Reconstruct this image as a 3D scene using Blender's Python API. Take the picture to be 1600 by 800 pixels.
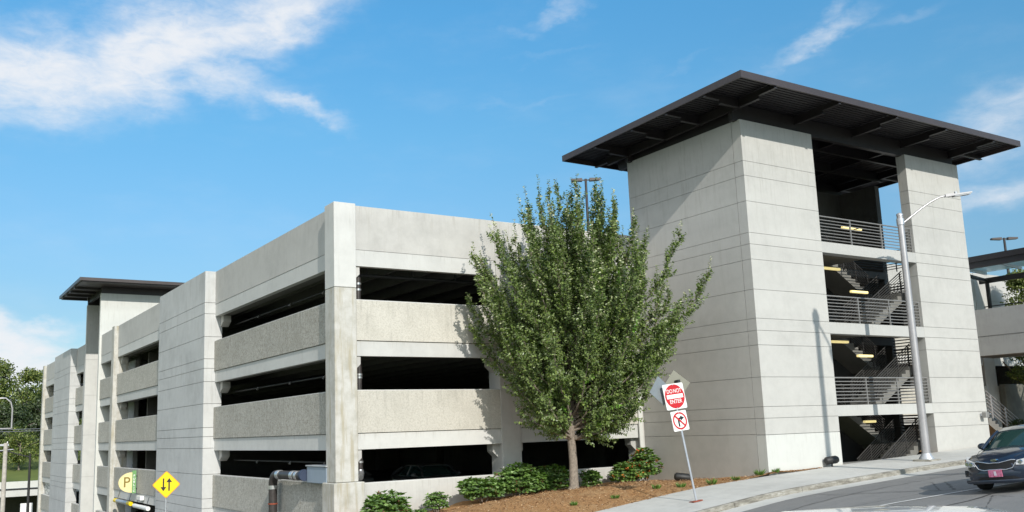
import bpy, bmesh, math, random
from mathutils import Vector, Matrix, Quaternion
PI = math.pi
R = math.radians
scene = bpy.context.scene
for o in list(bpy.data.objects):
    bpy.data.objects.remove(o)
COL = scene.collection

# ------------------------------------------------------------------ camera
cd = bpy.data.cameras.new("camera")
cam = bpy.data.objects.new("camera", cd)
COL.objects.link(cam)
scene.camera = cam
YAW, PITCH, ROLL = 0.563611148, 0.165525719, 0.0338143394
CAMZ = 2.2
fv = Vector((math.sin(YAW) * math.cos(PITCH), math.cos(YAW) * math.cos(PITCH), math.sin(PITCH)))
rv = Vector((math.cos(YAW), -math.sin(YAW), 0))
dv = fv.cross(rv)
r2 = math.cos(ROLL) * rv + math.sin(ROLL) * dv
d2 = -math.sin(ROLL) * rv + math.cos(ROLL) * dv
M = Matrix.Identity(4)
for i in range(3):
    M[i][0] = r2[i]
    M[i][1] = -d2[i]
    M[i][2] = -fv[i]
M[2][3] = CAMZ
cam.matrix_world = M
cd.sensor_width = 36
cd.lens = 36 * 1437.92749 / 1600
cd.shift_x = (800 - 747.492) / 1600
cd.shift_y = (432.549 - 400) / 1600
cd.clip_start = 0.1
cd.clip_end = 20000

# ------------------------------------------------------------------ sun, sky, exposure
SUN_TO = Vector((-0.20, -1.0, 0.585)).normalized()
SUN_EL = math.asin(SUN_TO.z)
SUN_AZ = math.atan2(SUN_TO.x, SUN_TO.y)
ld = bpy.data.lights.new("sun", 'SUN')
ld.energy = 2.15
ld.angle = R(0.5)
ld.color = (1.0, 0.95, 0.87)
sun = bpy.data.objects.new("sun", ld)
COL.objects.link(sun)
sun.rotation_euler = (-SUN_TO).to_track_quat('-Z', 'Y').to_euler()
sun.location = (30, -30, 60)
scene.view_settings.view_transform = 'Standard'
scene.view_settings.look = 'None'
scene.view_settings.gamma = 1
scene.view_settings.exposure = 0.95
scene.view_settings.use_curve_mapping = False
SKY_STRENGTH = 0.075

world = bpy.data.worlds.new("World")
scene.world = world
world.use_nodes = True


class NT:
    """small helper for node trees"""
    def __init__(self, nt):
        self.nt = nt
        self.N = nt.nodes
        self.L = nt.links

    def node(self, t, **kw):
        n = self.N.new(t)
        for k, v in kw.items():
            setattr(n, k, v)
        return n

    def put(self, sock, v):
        if v is None:
            return
        if hasattr(v, 'is_output') or hasattr(v, 'links'):
            self.L.new(v, sock)
        else:
            sock.default_value = v

    def m(self, op, a, b=None, c=None, clamp=False):
        n = self.node('ShaderNodeMath', operation=op)
        n.use_clamp = clamp
        self.put(n.inputs[0], a)
        self.put(n.inputs[1], b)
        self.put(n.inputs[2], c)
        return n.outputs[0]

    def noise(self, vec, scale, detail=4, rough=0.55, dist=0.0):
        n = self.node('ShaderNodeTexNoise')
        n.inputs['Scale'].default_value = scale
        n.inputs['Detail'].default_value = detail
        n.inputs['Roughness'].default_value = rough
        n.inputs['Distortion'].default_value = dist
        self.put(n.inputs['Vector'], vec)
        return n.outputs['Fac']

    def mapping(self, vec, scale=(1, 1, 1), loc=(0, 0, 0)):
        n = self.node('ShaderNodeMapping')
        n.inputs['Scale'].default_value = scale
        n.inputs['Location'].default_value = loc
        self.put(n.inputs['Vector'], vec)
        return n.outputs[0]

    def ramp(self, fac, stops):
        n = self.node('ShaderNodeValToRGB')
        cr = n.color_ramp
        while len(cr.elements) > 1:
            cr.elements.remove(cr.elements[-1])
        cr.elements[0].position = stops[0][0]
        cr.elements[0].color = (*stops[0][1], 1)
        for p, c in stops[1:]:
            e = cr.elements.new(p)
            e.color = (*c, 1)
        self.put(n.inputs[0], fac)
        return n.outputs[0]

    def mix(self, fac, a, b, mode='MIX'):
        n = self.node('ShaderNodeMix', data_type='RGBA', blend_type=mode)
        self.put(n.inputs[0], fac)
        for s, v in ((n.inputs[6], a), (n.inputs[7], b)):
            if isinstance(v, tuple):
                s.default_value = (*v[:3], 1)
            else:
                self.L.new(v, s)
        return n.outputs[2]

    def smooth(self, v, lo, hi):
        n = self.node('ShaderNodeMapRange', interpolation_type='SMOOTHSTEP')
        self.put(n.inputs[0], v)
        n.inputs[1].default_value = lo
        n.inputs[2].default_value = hi
        n.inputs[3].default_value = 0
        n.inputs[4].default_value = 1
        return n.outputs[0]


def build_world():
    t = NT(world.node_tree)
    t.N.clear()
    out = t.node('ShaderNodeOutputWorld')
    bg = t.node('ShaderNodeBackground')
    bg.inputs['Strength'].default_value = SKY_STRENGTH
    sky = t.node('ShaderNodeTexSky', sky_type='NISHITA')
    sky.sun_disc = False
    sky.sun_elevation = SUN_EL
    sky.sun_rotation = SUN_AZ
    sky.altitude = 250
    sky.air_density = 1.0
    sky.dust_density = 0.6
    sky.ozone_density = 1.4
    tc = t.node('ShaderNodeTexCoord')
    vec = tc.outputs['Generated']
    sep = t.node('ShaderNodeSeparateXYZ')
    t.L.new(vec, sep.inputs[0])
    x, y, z = sep.outputs
    az = t.m('ARCTAN2', x, y)
    el = t.m('ARCSINE', z)
    # wisps: stretched noise over the cloud layer
    wz = t.m('MAXIMUM', z, 0.04)
    px = t.m('DIVIDE', x, wz)
    py = t.m('DIVIDE', y, wz)
    comb = t.node('ShaderNodeCombineXYZ')
    t.put(comb.inputs[0], az)
    t.put(comb.inputs[1], el)
    ang = comb.outputs[0]
    warp = t.noise(t.mapping(ang, (5, 9, 1)), 2.2, 5, 0.6)
    warp2 = t.noise(t.mapping(ang, (5, 9, 1), (3.1, 7.7, 0)), 2.2, 5, 0.6)
    az_w = t.m('ADD', az, t.m('MULTIPLY', t.m('SUBTRACT', warp, 0.5), 0.10))
    el_w = t.m('ADD', el, t.m('MULTIPLY', t.m('SUBTRACT', warp2, 0.5), 0.07))
    detail = t.noise(t.mapping(ang, (9, 22, 1)), 3.0, 8, 0.62, 0.4)
    fine = t.noise(t.mapping(ang, (26, 60, 1)), 3.0, 6, 0.6, 0.3)
    total = None
    # azimuth, elevation, half-width, half-height, slope, strength
    blobs = [(0.09, 0.357, 0.16, 0.048, 0.14, 1.55), (0.21, 0.390, 0.13, 0.054, 0.34, 1.7), (0.325, 0.434, 0.11, 0.044, 0.42, 1.5),
             (0.04, 0.330, 0.12, 0.026, 0.02, 1.2), (0.365, 0.352, 0.055, 0.014, -0.32, 1.1), (0.275, 0.374, 0.09, 0.026, -0.10, 1.2), (0.16, 0.350, 0.10, 0.022, 0.0, 1.0),
             (0.66, 0.444, 0.045, 0.012, 0.2, 0.72), (0.62, 0.425, 0.03, 0.010, 0.0, 0.5), (0.945, 0.380, 0.055, 0.013, 0.35, 0.95), (0.962, 0.402, 0.03, 0.012, 0.5, 0.7),
             (1.02, 0.386, 0.06, 0.010, 0.1, 0.45), (1.10, 0.272, 0.10, 0.040, 0.35, 0.92), (1.09, 0.205, 0.075, 0.022, 0.0, 1.0),
             (0.62, 0.350, 0.10, 0.008, 0.0, 0.42), (0.66, 0.395, 0.07, 0.006, 0.1, 0.40), (0.80, 0.375, 0.06, 0.006, 0.1, 0.35),
             (0.055, 0.104, 0.10, 0.030, -0.30, 1.9), (0.06, 0.070, 0.12, 0.030, 0.0, 1.9), (0.115, 0.112, 0.04, 0.012, 0.0, 1.2),
             (-0.5, 0.30, 0.4, 0.08, 0.1, 1.0), (1.7, 0.35, 0.3, 0.06, 0.1, 1.0), (2.6, 0.4, 0.4, 0.1, 0.1, 0.9), (-1.6, 0.3, 0.4, 0.07, 0.1, 0.9)]
    for (a, e, w, h, sl, s) in blobs:
        da = t.m('SUBTRACT', az_w, a)
        de = t.m('SUBTRACT', t.m('SUBTRACT', el_w, e), t.m('MULTIPLY', da, sl))
        q = t.m('ADD', t.m('POWER', t.m('ABSOLUTE', t.m('DIVIDE', da, w)), 2), t.m('POWER', t.m('ABSOLUTE', t.m('DIVIDE', de, h)), 2))
        g = t.m('MULTIPLY', t.m('EXPONENT', t.m('MULTIPLY', q, -0.9)), s)
        total = g if total is None else t.m('MAXIMUM', total, g)
    dens = t.m('MULTIPLY', total, t.m('ADD', t.m('ADD', 0.22, t.m('MULTIPLY', detail, 0.90)), t.m('MULTIPLY', fine, 0.14)))
    cov = t.smooth(dens, 0.10, 1.38)
    haze = t.m('MULTIPLY', t.smooth(t.noise(t.mapping(ang, (3, 8, 1), (1, 2, 0)), 2.0, 6, 0.6), 0.45, 0.85), 0.10)
    cov = t.m('MAXIMUM', cov, haze)
    cov = t.m('MULTIPLY', cov, 0.95)
    tcol = t.ramp(t.m('MULTIPLY', el, 1.0), [(0.0, (0.55, 0.62, 0.68)), (0.13, (0.53, 0.68, 0.74)), (0.22, (0.59, 0.86, 0.93)), (0.32, (0.57, 1.03, 1.11)), (0.45, (0.53, 1.18, 1.34)), (1.0, (0.62, 1.15, 1.25))])
    tint = t.mix(1.0, sky.outputs[0], tcol, 'MULTIPLY')
    # unseen extra-bright clouds added behind the camera and west to fill shaded walls
    behind = t.m('MULTIPLY', t.smooth(t.m('SUBTRACT', 0, t.m('ADD', t.m('MULTIPLY', x, 0.85), t.m('MULTIPLY', y, 0.45))), 0.0, 0.45), t.smooth(el, 0.02, 0.25))
    fill_clouds = t.m('MULTIPLY', behind, t.smooth(t.noise(t.mapping(vec, (1, 1, 1.6)), 2.2, 6, 0.6), 0.36, 0.62))
    ccol = t.mix(behind, (6.0, 6.15, 6.4), (12.2, 11.6, 10.9))
    cov = t.m('MAXIMUM', cov, t.m('MULTIPLY', fill_clouds, 0.95))
    col = t.mix(cov, tint, ccol)
    t.L.new(col, bg.inputs['Color'])
    t.L.new(bg.outputs[0], out.inputs['Surface'])


build_world()

# ------------------------------------------------------------------ helpers


class MB:
    """collects shapes, builds ONE mesh object"""
    def __init__(self):
        self.v = []
        self.f = []
        self.mi = []
        self.sm = []

    def add(self, vs, fs, mi=0, smooth=False):
        b = len(self.v)
        self.v += [tuple(p) for p in vs]
        for f in fs:
            self.f.append([b + i for i in f])
            self.mi.append(mi)
            self.sm.append(smooth)
        return self

    def box(self, x0, y0, z0, x1, y1, z1, mi=0):
        vs = [(x0, y0, z0), (x1, y0, z0), (x1, y1, z0), (x0, y1, z0), (x0, y0, z1), (x1, y0, z1), (x1, y1, z1), (x0, y1, z1)]
        fs = [(0, 3, 2, 1), (4, 5, 6, 7), (0, 1, 5, 4), (1, 2, 6, 5), (2, 3, 7, 6), (3, 0, 4, 7)]
        return self.add(vs, fs, mi)

    def cbox(self, x0, y0, z0, x1, y1, z1, c=0.02, mi=0):
        """box with chamfered vertical and top edges"""
        b = bmesh.new()
        bmesh.ops.create_cube(b, size=1)
        for v in b.verts:
            v.co = Vector((x0 + (v.co.x + .5) * (x1 - x0), y0 + (v.co.y + .5) * (y1 - y0), z0 + (v.co.z + .5) * (z1 - z0)))
        bmesh.ops.bevel(b, geom=b.edges[:], offset=c, segments=1, affect='EDGES')
        return self.bm(b, mi)

    def bm(self, b, mi=0, smooth=False, mat=None):
        if mat is not None:
            b.transform(mat)
        b.verts.index_update()
        self.add([v.co[:] for v in b.verts], [[v.index for v in f.verts] for f in b.faces], mi, smooth)
        b.free()
        return self

    def poly(self, pts, axis, a, bb, mi=0):
        """extrude a 2D outline along axis from a to bb"""
        n = len(pts)
        def P(p, q):
            if axis == 'x':
                return (q, p[0], p[1])
            if axis == 'y':
                return (p[0], q, p[1])
            return (p[0], p[1], q)
        vs = [P(p, a) for p in pts] + [P(p, bb) for p in pts]
        fs = [list(range(n))[::-1], list(range(n, 2 * n))] + [(i, (i + 1) % n, n + (i + 1) % n, n + i) for i in range(n)]
        return self.add(vs, fs, mi)

    def tube(self, pts, r, n=10, mi=0, cap=True, smooth=True):
        pts = [Vector(p) for p in pts]
        rs = r if isinstance(r, (list, tuple)) else [r] * len(pts)
        prev = None
        rings = []
        for i, p in enumerate(pts):
            if i == 0:
                t = pts[1] - pts[0]
            elif i == len(pts) - 1:
                t = pts[-1] - pts[-2]
            else:
                t = (pts[i + 1] - pts[i]).normalized() + (pts[i] - pts[i - 1]).normalized()
            t.normalize()
            if prev is None:
                u = t.orthogonal().normalized()
            else:
                u = (prev - t * prev.dot(t))
                if u.length < 1e-6:
                    u = t.orthogonal()
                u.normalize()
            prev = u
            w = t.cross(u)
            rings.append([p + (u * math.cos(2 * PI * k / n) + w * math.sin(2 * PI * k / n)) * rs[i] for k in range(n)])
        vs = [q for rg in rings for q in rg]
        fs = []
        for i in range(len(pts) - 1):
            for k in range(n):
                fs.append((i * n + k, i * n + (k + 1) % n, (i + 1) * n + (k + 1) % n, (i + 1) * n + k))
        self.add(vs, fs, mi, smooth)
        if cap:
            self.add(rings[0], [list(range(n))[::-1]], mi)
            self.add(rings[-1], [list(range(n))], mi)
        return self

    def build(self, name, mats, parent=None, recalc=True):
        me = bpy.data.meshes.new(name)
        me.from_pydata(self.v, [], self.f)
        if not isinstance(mats, (list, tuple)):
            mats = [mats]
        for mt in mats:
            me.materials.append(mt)
        me.polygons.foreach_set('material_index', self.mi)
        me.polygons.foreach_set('use_smooth', self.sm)
        if recalc:
            b = bmesh.new()
            b.from_mesh(me)
            bmesh.ops.recalc_face_normals(b, faces=b.faces)
            b.to_mesh(me)
            b.free()
        me.update()
        o = bpy.data.objects.new(name, me)
        COL.objects.link(o)
        if parent is not None:
            o.parent = parent
        return o


def tag(o, label=None, cat=None, group=None, kind=None):
    if label:
        o['label'] = label
    if cat:
        o['category'] = cat
    if group:
        o['group'] = group
    if kind:
        o['kind'] = kind
    return o


def thing(name, label, cat, loc=(0, 0, 0), rz=0, group=None):
    o = bpy.data.objects.new(name, None)
    o.empty_display_size = 0.3
    COL.objects.link(o)
    o.location = loc
    o.rotation_euler = (0, 0, rz)
    return tag(o, label, cat, group)


def copy_tree(o, parent=None):
    c = o.copy()
    COL.objects.link(c)
    c.parent = parent
    for ch in list(o.children):
        copy_tree(ch, c)
    return c


def put_local(o, root):
    """children meshes were written in world coordinates: shift them into the root's frame"""
    loc = root.location
    for ch in root.children:
        if ch.type == 'MESH':
            ch.data.transform(Matrix.Translation(-loc))
            for g in ch.children:
                if g.type == 'MESH':
                    g.data.transform(Matrix.Translation(-loc))


# ------------------------------------------------------------------ materials
MATS = {}


def newmat(name):
    m = bpy.data.materials.new(name)
    m.use_nodes = True
    t = NT(m.node_tree)
    b = t.N['Principled BSDF']
    MATS[name] = m
    return m, t, b


def bump(t, b, h, strength=0.4, dist=0.02):
    n = t.node('ShaderNodeBump')
    n.inputs['Strength'].default_value = strength
    n.inputs['Distance'].default_value = dist
    t.L.new(h, n.inputs['Height'])
    t.L.new(n.outputs[0], b.inputs['Normal'])


def concrete(name, base, var=0.12, warm=0.0, streak=0.25, speck=0.05, rough=0.9, bmp=0.25):
    m, t, b = newmat(name)
    geo = t.node('ShaderNodeNewGeometry')
    P = geo.outputs['Position']
    big = t.noise(P, 0.35, 5, 0.6)
    mid = t.noise(P, 2.2, 6, 0.65, 0.3)
    fine = t.noise(P, 28, 3, 0.6)
    st = t.noise(t.mapping(P, (2.6, 2.6, 0.22)), 1.6, 5, 0.65)
    dark = tuple(c * (1 - var * 1.7) for c in base)
    lite = tuple(min(0.9, c * (1 + var)) for c in base)
    f = t.m('ADD', t.m('MULTIPLY', big, 0.55), t.m('MULTIPLY', mid, 0.45))
    c1 = t.ramp(f, [(0.33, dark), (0.52, base), (0.70, lite)])
    stf = t.smooth(st, 0.56, 0.78)
    stc = tuple(c * k for c, k in zip(base, (0.62, 0.60, 0.55)))
    c2 = t.mix(t.m('MULTIPLY', stf, streak), c1, stc)
    sp = t.smooth(fine, 0.35, 0.65)
    c3 = t.mix(t.m('MULTIPLY', sp, speck), c2, tuple(c * 0.6 for c in base))
    # casting tone per panel, run-off stains under the top edge
    oi = t.node('ShaderNodeObjectInfo')
    tone = t.m('ADD', 0.955, t.m('MULTIPLY', oi.outputs['Random'], 0.09))
    layers = t.noise(t.mapping(P, (0.05, 0.05, 1.1)), 1.0, 2, 0.5)
    tone = t.m('MULTIPLY', tone, t.m('ADD', 0.93, t.m('MULTIPLY', layers, 0.14)))
    gen = t.node('ShaderNodeTexCoord').outputs['Generated']
    gz = t.node('ShaderNodeSeparateXYZ')
    t.L.new(gen, gz.inputs[0])
    drip = t.noise(t.mapping(P, (7.0, 7.0, 0.5)), 1.3, 4, 0.7)
    dr = t.m('MULTIPLY', t.m('MULTIPLY', t.smooth(drip, 0.50, 0.72), t.smooth(gz.outputs[2], 0.35, 1.0)), 0.30 + streak * 0.5)
    c3 = t.mix(dr, c3, tuple(c * k for c, k in zip(base, (0.60, 0.58, 0.53))))
    tv = t.node('ShaderNodeCombineXYZ')
    for q in range(3):
        t.L.new(tone, tv.inputs[q])
    c3 = t.mix(1.0, c3, tv.outputs[0], 'MULTIPLY')
    t.L.new(c3, b.inputs['Base Color'])
    b.inputs['Roughness'].default_value = rough
    bump(t, b, t.m('ADD', fine, t.m('MULTIPLY', mid, 1.5)), bmp, 0.01)
    return m


def simple(name, col, rough=0.6, metal=0.0, var=0.12, scale=4.0, spec=None, bmp=0.0):
    m, t, b = newmat(name)
    geo = t.node('ShaderNodeNewGeometry')
    n = t.noise(geo.outputs['Position'], scale, 5, 0.6)
    c = t.ramp(n, [(0.3, tuple(k * (1 - var) for k in col)), (0.7, tuple(min(1, k * (1 + var)) for k in col))])
    t.L.new(c, b.inputs['Base Color'])
    b.inputs['Roughness'].default_value = rough
    b.inputs['Metallic'].default_value = metal
    if spec is not None:
        b.inputs['Specular IOR Level'].default_value = spec
    if bmp:
        bump(t, b, n, bmp, 0.01)
    return m


C_SMOOTH = concrete('smooth_concrete', (0.50, 0.49, 0.465), 0.09, streak=0.22, speck=0.06)
C_BAND = concrete('pale_band_concrete', (0.55, 0.55, 0.53), 0.07, streak=0.18, speck=0.04)
C_TOWER = concrete('tower_concrete', (0.475, 0.47, 0.445), 0.07, streak=0.14, speck=0.04, bmp=0.12)
C_TOWER_LIGHT = concrete('tower_band_concrete', (0.46, 0.46, 0.44), 0.05, streak=0.10, speck=0.03, bmp=0.1)
C_WHITE = concrete('painted_white_concrete', (0.585, 0.59, 0.56), 0.03, streak=0.04, speck=0.02, bmp=0.05)
C_SHEAR = concrete('shear_panel_concrete', (0.50, 0.505, 0.50), 0.10, streak=0.35, speck=0.05)
C_INNER_SHADE = concrete('shade_toned_concrete', (0.15, 0.146, 0.135), 0.15, streak=0.2)  # same concrete as outside, base darkened to paint in the shade under cover
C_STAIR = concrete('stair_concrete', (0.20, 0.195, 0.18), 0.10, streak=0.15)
C_SCREEN = concrete('shade_toned_screen_concrete', (0.17, 0.165, 0.135), 0.2, streak=0.5, speck=0.1)  # streaked concrete, base colour darkened to carry the footbridge shade
C_BRIDGE = concrete('footbridge_concrete', (0.36, 0.37, 0.37), 0.08, streak=0.3, speck=0.05)
C_GROOVE = concrete('joint_shadow_gap', (0.30, 0.295, 0.285), 0.1, streak=0.1)
C_WALK = concrete('sidewalk_concrete', (0.52, 0.515, 0.485), 0.11, streak=0.25, speck=0.10)
BRONZE = simple('dark_bronze_metal', (0.027, 0.023, 0.024), 0.42, 0.0, 0.15, 2.0, 0.5)
BRONZE_DECK = simple('dark_roof_deck', (0.020, 0.018, 0.020), 0.5, 0.0, 0.2, 2.0)
BRONZE_EDGE = simple('roof_fascia_metal', (0.058, 0.045, 0.043), 0.38, 0.0, 0.12, 1.2)
GALV = simple('galvanised_steel', (0.50, 0.52, 0.55), 0.42, 0.55, 0.10, 5.0)
GALV_PALE = simple('pale_pole_metal', (0.43, 0.42, 0.43), 0.36, 0.5, 0.08, 3.0)
RAIL = simple('railing_metal', (0.26, 0.255, 0.245), 0.5, 0.3, 0.1, 3.0)
RAIL_DARK = simple('dark_railing_metal', (0.05, 0.048, 0.046), 0.5, 0.0, 0.1, 3.0)
BLACK = simple('black_plastic', (0.018, 0.018, 0.018), 0.55, 0.0, 0.2, 6.0)
PIPE = simple('black_pipe', (0.040, 0.034, 0.032), 0.45, 0.0, 0.3, 6.0)
STEEL = simple('steel_clamp', (0.62, 0.62, 0.62), 0.3, 0.8, 0.08, 12.0)
RUST = simple('rusty_strap', (0.25, 0.06, 0.03), 0.8, 0.0, 0.3, 12.0)
BLUEGREY = simple('blue_grey_paint', (0.27, 0.33, 0.40), 0.5, 0.0, 0.06, 2.0)
BARK = simple('bark', (0.215, 0.18, 0.145), 0.95, 0.0, 0.35, 14.0, bmp=0.8)
SIGNWHITE = simple('sign_white', (0.78, 0.78, 0.76), 0.4, 0, 0.03)
SIGNRED = simple('sign_red', (0.50, 0.015, 0.02), 0.4, 0, 0.05)
SIGNBLACK = simple('sign_black', (0.012, 0.012, 0.012), 0.45, 0, 0.05)
SIGNYELLOW = simple('sign_yellow', (0.86, 0.62, 0.0), 0.4, 0, 0.03)
SIGNORANGE = simple('sign_edge_orange', (0.72, 0.30, 0.01), 0.4, 0, 0.03)
SIGNBACK = simple('sign_back_metal', (0.44, 0.46, 0.47), 0.45, 0.3, 0.05)
SIGNBACK2 = simple('tan_sign_back', (0.20, 0.195, 0.155), 0.5, 0.2, 0.05)
CREAM = simple('cream_sign', (0.78, 0.66, 0.34), 0.5, 0, 0.12, 1.6)
OLIVE = simple('olive_letter', (0.20, 0.15, 0.02), 0.5)
GREENSIGN = simple('green_sign', (0.15, 0.33, 0.12), 0.5)
LINEPAINT = simple('line_paint', (0.62, 0.62, 0.60), 0.8, 0, 0.15, 9)
TYRE = simple('tyre_rubber', (0.02, 0.02, 0.02), 0.85)
CHROME = simple('chrome', (0.75, 0.75, 0.77), 0.12, 1.0, 0.02)
ALLOY = simple('alloy_rim', (0.45, 0.45, 0.47), 0.3, 0.9, 0.05)
MESHGRILLE = simple('grille_black', (0.012, 0.012, 0.014), 0.5, 0, 0.3, 60)


def glass(name, col, rough=0.05, alpha=1.0, trans=0.0):
    m, t, b = newmat(name)
    b.inputs['Base Color'].default_value = (*col, 1)
    b.inputs['Roughness'].default_value = rough
    b.inputs['Transmission Weight'].default_value = trans
    b.inputs['Specular IOR Level'].default_value = 0.8
    return m


CARGLASS = glass('car_glass', (0.02, 0.05, 0.045), 0.04)
LAMPGLASS = glass('lamp_glass', (0.62, 0.64, 0.66), 0.1, trans=0.3)
CANOPYGLASS = glass('canopy_glass', (0.62, 0.78, 0.76), 0.3, trans=0.75)
AMBER = simple('amber_lens', (0.6, 0.16, 0.02), 0.3)


def paint(name, col, flake=0.3):
    m, t, b = newmat(name)
    geo = t.node('ShaderNodeNewGeometry')
    n = t.noise(geo.outputs['Position'], 3.0, 4, 0.5)
    c = t.ramp(n, [(0.3, tuple(k * 0.92 for k in col)), (0.7, tuple(min(1, k * 1.08) for k in col))])
    t.L.new(c, b.inputs['Base Color'])
    b.inputs['Metallic'].default_value = flake
    b.inputs['Roughness'].default_value = 0.32
    b.inputs['Coat Weight'].default_value = 1.0
    b.inputs['Coat Roughness'].default_value = 0.04
    return m


NAVY = paint('navy_car_paint', (0.016, 0.027, 0.050), 0.35)
WHITEPAINT = paint('white_car_paint', (0.75, 0.76, 0.75), 0.0)
GREYPAINT = paint('grey_car_paint', (0.10, 0.10, 0.10), 0.3)


def emit(name, col, s):
    m, t, b = newmat(name)
    b.inputs['Base Color'].default_value = (*col, 1)
    b.inputs['Emission Color'].default_value = (*col, 1)
    b.inputs['Emission Strength'].default_value = s
    return m


TUBELIGHT = emit('fluorescent_glow', (1.0, 0.82, 0.36), 0.34)


def aggregate(name='exposed_aggregate', k=1.0, con=1.0, sc=24, bm=0.45):
    m, t, b = newmat(name)
    geo = t.node('ShaderNodeNewGeometry')
    P = geo.outputs['Position']
    v = t.node('ShaderNodeTexVoronoi')
    v.inputs['Scale'].default_value = sc
    v.inputs['Randomness'].default_value = 1
    t.L.new(P, v.inputs['Vector'])
    d = v.outputs['Distance']
    big = t.noise(P, 0.8, 5, 0.65)
    st = t.noise(t.mapping(P, (3.0, 3.0, 0.3)), 1.5, 5, 0.6)
    mid = t.noise(P, 9 if con == 1 else 16, 4, 0.7)
    base = t.ramp(mid, [(0.28, (0.30 + 0.14 * (1 - con), 0.275 + 0.15 * (1 - con), 0.225 + 0.14 * (1 - con))), (0.5, (0.47 * k, 0.452 * k, 0.402 * k)), (0.70, (0.47 * k + 0.10 * con, 0.452 * k + 0.10 * con, 0.402 * k + 0.10 * con))])
    c2 = t.mix(t.m('MULTIPLY', t.smooth(big, 0.42, 0.72), 0.55), base, (0.36 * k, 0.345 * k, 0.30 * k))
    c2 = t.mix(t.m('MULTIPLY', t.smooth(st, 0.55, 0.8), 0.35), c2, (0.24 * k, 0.228 * k, 0.20 * k))
    c3 = t.mix(t.m('MULTIPLY', t.smooth(d, 0.45, 0.85), 0.5 * con), c2, (0.15, 0.14, 0.125))
    oi = t.node('ShaderNodeObjectInfo')
    tone = t.m('ADD', 0.92, t.m('MULTIPLY', oi.outputs['Random'], 0.16))
    gen = t.node('ShaderNodeTexCoord').outputs['Generated']
    gz = t.node('ShaderNodeSeparateXYZ')
    t.L.new(gen, gz.inputs[0])
    drip = t.noise(t.mapping(P, (6.0, 6.0, 0.5)), 1.2, 4, 0.7)
    dr = t.m('MULTIPLY', t.m('MULTIPLY', t.smooth(drip, 0.46, 0.70), t.smooth(gz.outputs[2], 0.25, 1.0)), 0.15 + 0.40 * con)
    c3 = t.mix(dr, c3, (0.21, 0.20, 0.175))
    tv = t.node('ShaderNodeCombineXYZ')
    for q in range(3):
        t.L.new(tone, tv.inputs[q])
    c3 = t.mix(1.0, c3, tv.outputs[0], 'MULTIPLY')
    t.L.new(c3, b.inputs['Base Color'])
    b.inputs['Roughness'].default_value = 0.95
    bump(t, b, t.m('ADD', t.m('MULTIPLY', d, -1.0), t.m('MULTIPLY', mid, 0.4)), bm, 0.012)
    return m


C_AGG = aggregate()
C_AGG_FINE = aggregate('fine_aggregate', 1.12, 0.35, 34, 0.22)


def column_concrete():
    """weathered corner column: yellowish stains low down and on its bottom block"""
    m, t, b = newmat('stained_column_concrete')
    geo = t.node('ShaderNodeNewGeometry')
    P = geo.outputs['Position']
    mid = t.noise(P, 2.4, 6, 0.65)
    st = t.noise(t.mapping(P, (4.5, 4.5, 0.35)), 1.3, 5, 0.65)
    fine = t.noise(P, 30, 3, 0.6)
    c1 = t.ramp(mid, [(0.33, (0.40, 0.39, 0.345)), (0.52, (0.50, 0.49, 0.455)), (0.7, (0.56, 0.555, 0.53))])
    c2 = t.mix(t.m('MULTIPLY', t.smooth(st, 0.47, 0.68), 0.75), c1, (0.36, 0.32, 0.225))
    c3 = t.mix(t.m('MULTIPLY', t.smooth(fine, 0.4, 0.7), 0.12), c2, (0.3, 0.29, 0.26))
    t.L.new(c3, b.inputs['Base Color'])
    b.inputs['Roughness'].default_value = 0.92
    bump(t, b, t.m('ADD', fine, mid), 0.25, 0.012)
    return m


C_COLUMN = column_concrete()


def asphalt():
    m, t, b = newmat('asphalt')
    geo = t.node('ShaderNodeNewGeometry')
    P = geo.outputs['Position']
    fine = t.noise(P, 60, 3, 0.7)
    mid = t.noise(P, 1.2, 6, 0.65, 0.4)
    lane = t.noise(t.mapping(P, (0.12, 1.2, 1)), 1.0, 4, 0.6)
    c = t.ramp(fine, [(0.3, (0.15, 0.149, 0.147)), (0.7, (0.26, 0.255, 0.243))])
    c = t.mix(t.m('MULTIPLY', t.smooth(mid, 0.4, 0.7), 0.4), c, (0.16, 0.16, 0.16))
    c = t.mix(t.m('MULTIPLY', t.smooth(lane, 0.45, 0.7), 0.3), c, (0.27, 0.265, 0.255))
    v = t.node('ShaderNodeTexVoronoi', feature='DISTANCE_TO_EDGE')
    v.inputs['Scale'].default_value = 0.22
    t.L.new(t.mapping(P, (1, 1, 1)), v.inputs['Vector'])
    t.L.new(c, b.inputs['Base Color'])
    crack = t.m('LESS_THAN', t.m('ADD', v.outputs['Distance'], t.m('MULTIPLY', t.noise(P, 5, 4, .7), 0.03)), 0.018)
    c = t.mix(t.m('MULTIPLY', crack, 0.7), c, (0.03, 0.03, 0.03))
    t.L.new(c, b.inputs['Base Color'])
    b.inputs['Roughness'].default_value = 0.85
    bump(t, b, fine, 0.5, 0.01)
    return m


ASPHALT = asphalt()


def mulch():
    m, t, b = newmat('pine_straw_mulch')
    geo = t.node('ShaderNodeNewGeometry')
    P = geo.outputs['Position']
    n1 = t.noise(t.mapping(P, (1.0, 2.6, 1)), 16, 5, 0.75, 1.5)
    n2 = t.noise(P, 1.1, 5, 0.6)
    c = t.ramp(n1, [(0.30, (0.15, 0.072, 0.03)), (0.46, (0.38, 0.195, 0.075)), (0.60, (0.56, 0.325, 0.14)), (0.78, (0.76, 0.54, 0.29))])
    c = t.mix(t.m('MULTIPLY', t.smooth(n2, 0.46, 0.70), 0.55), c, (0.50, 0.33, 0.17))
    t.L.new(c, b.inputs['Base Color'])
    b.inputs['Roughness'].default_value = 1.0
    bump(t, b, n1, 1.0, 0.05)
    return m


MULCH = mulch()


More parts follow.
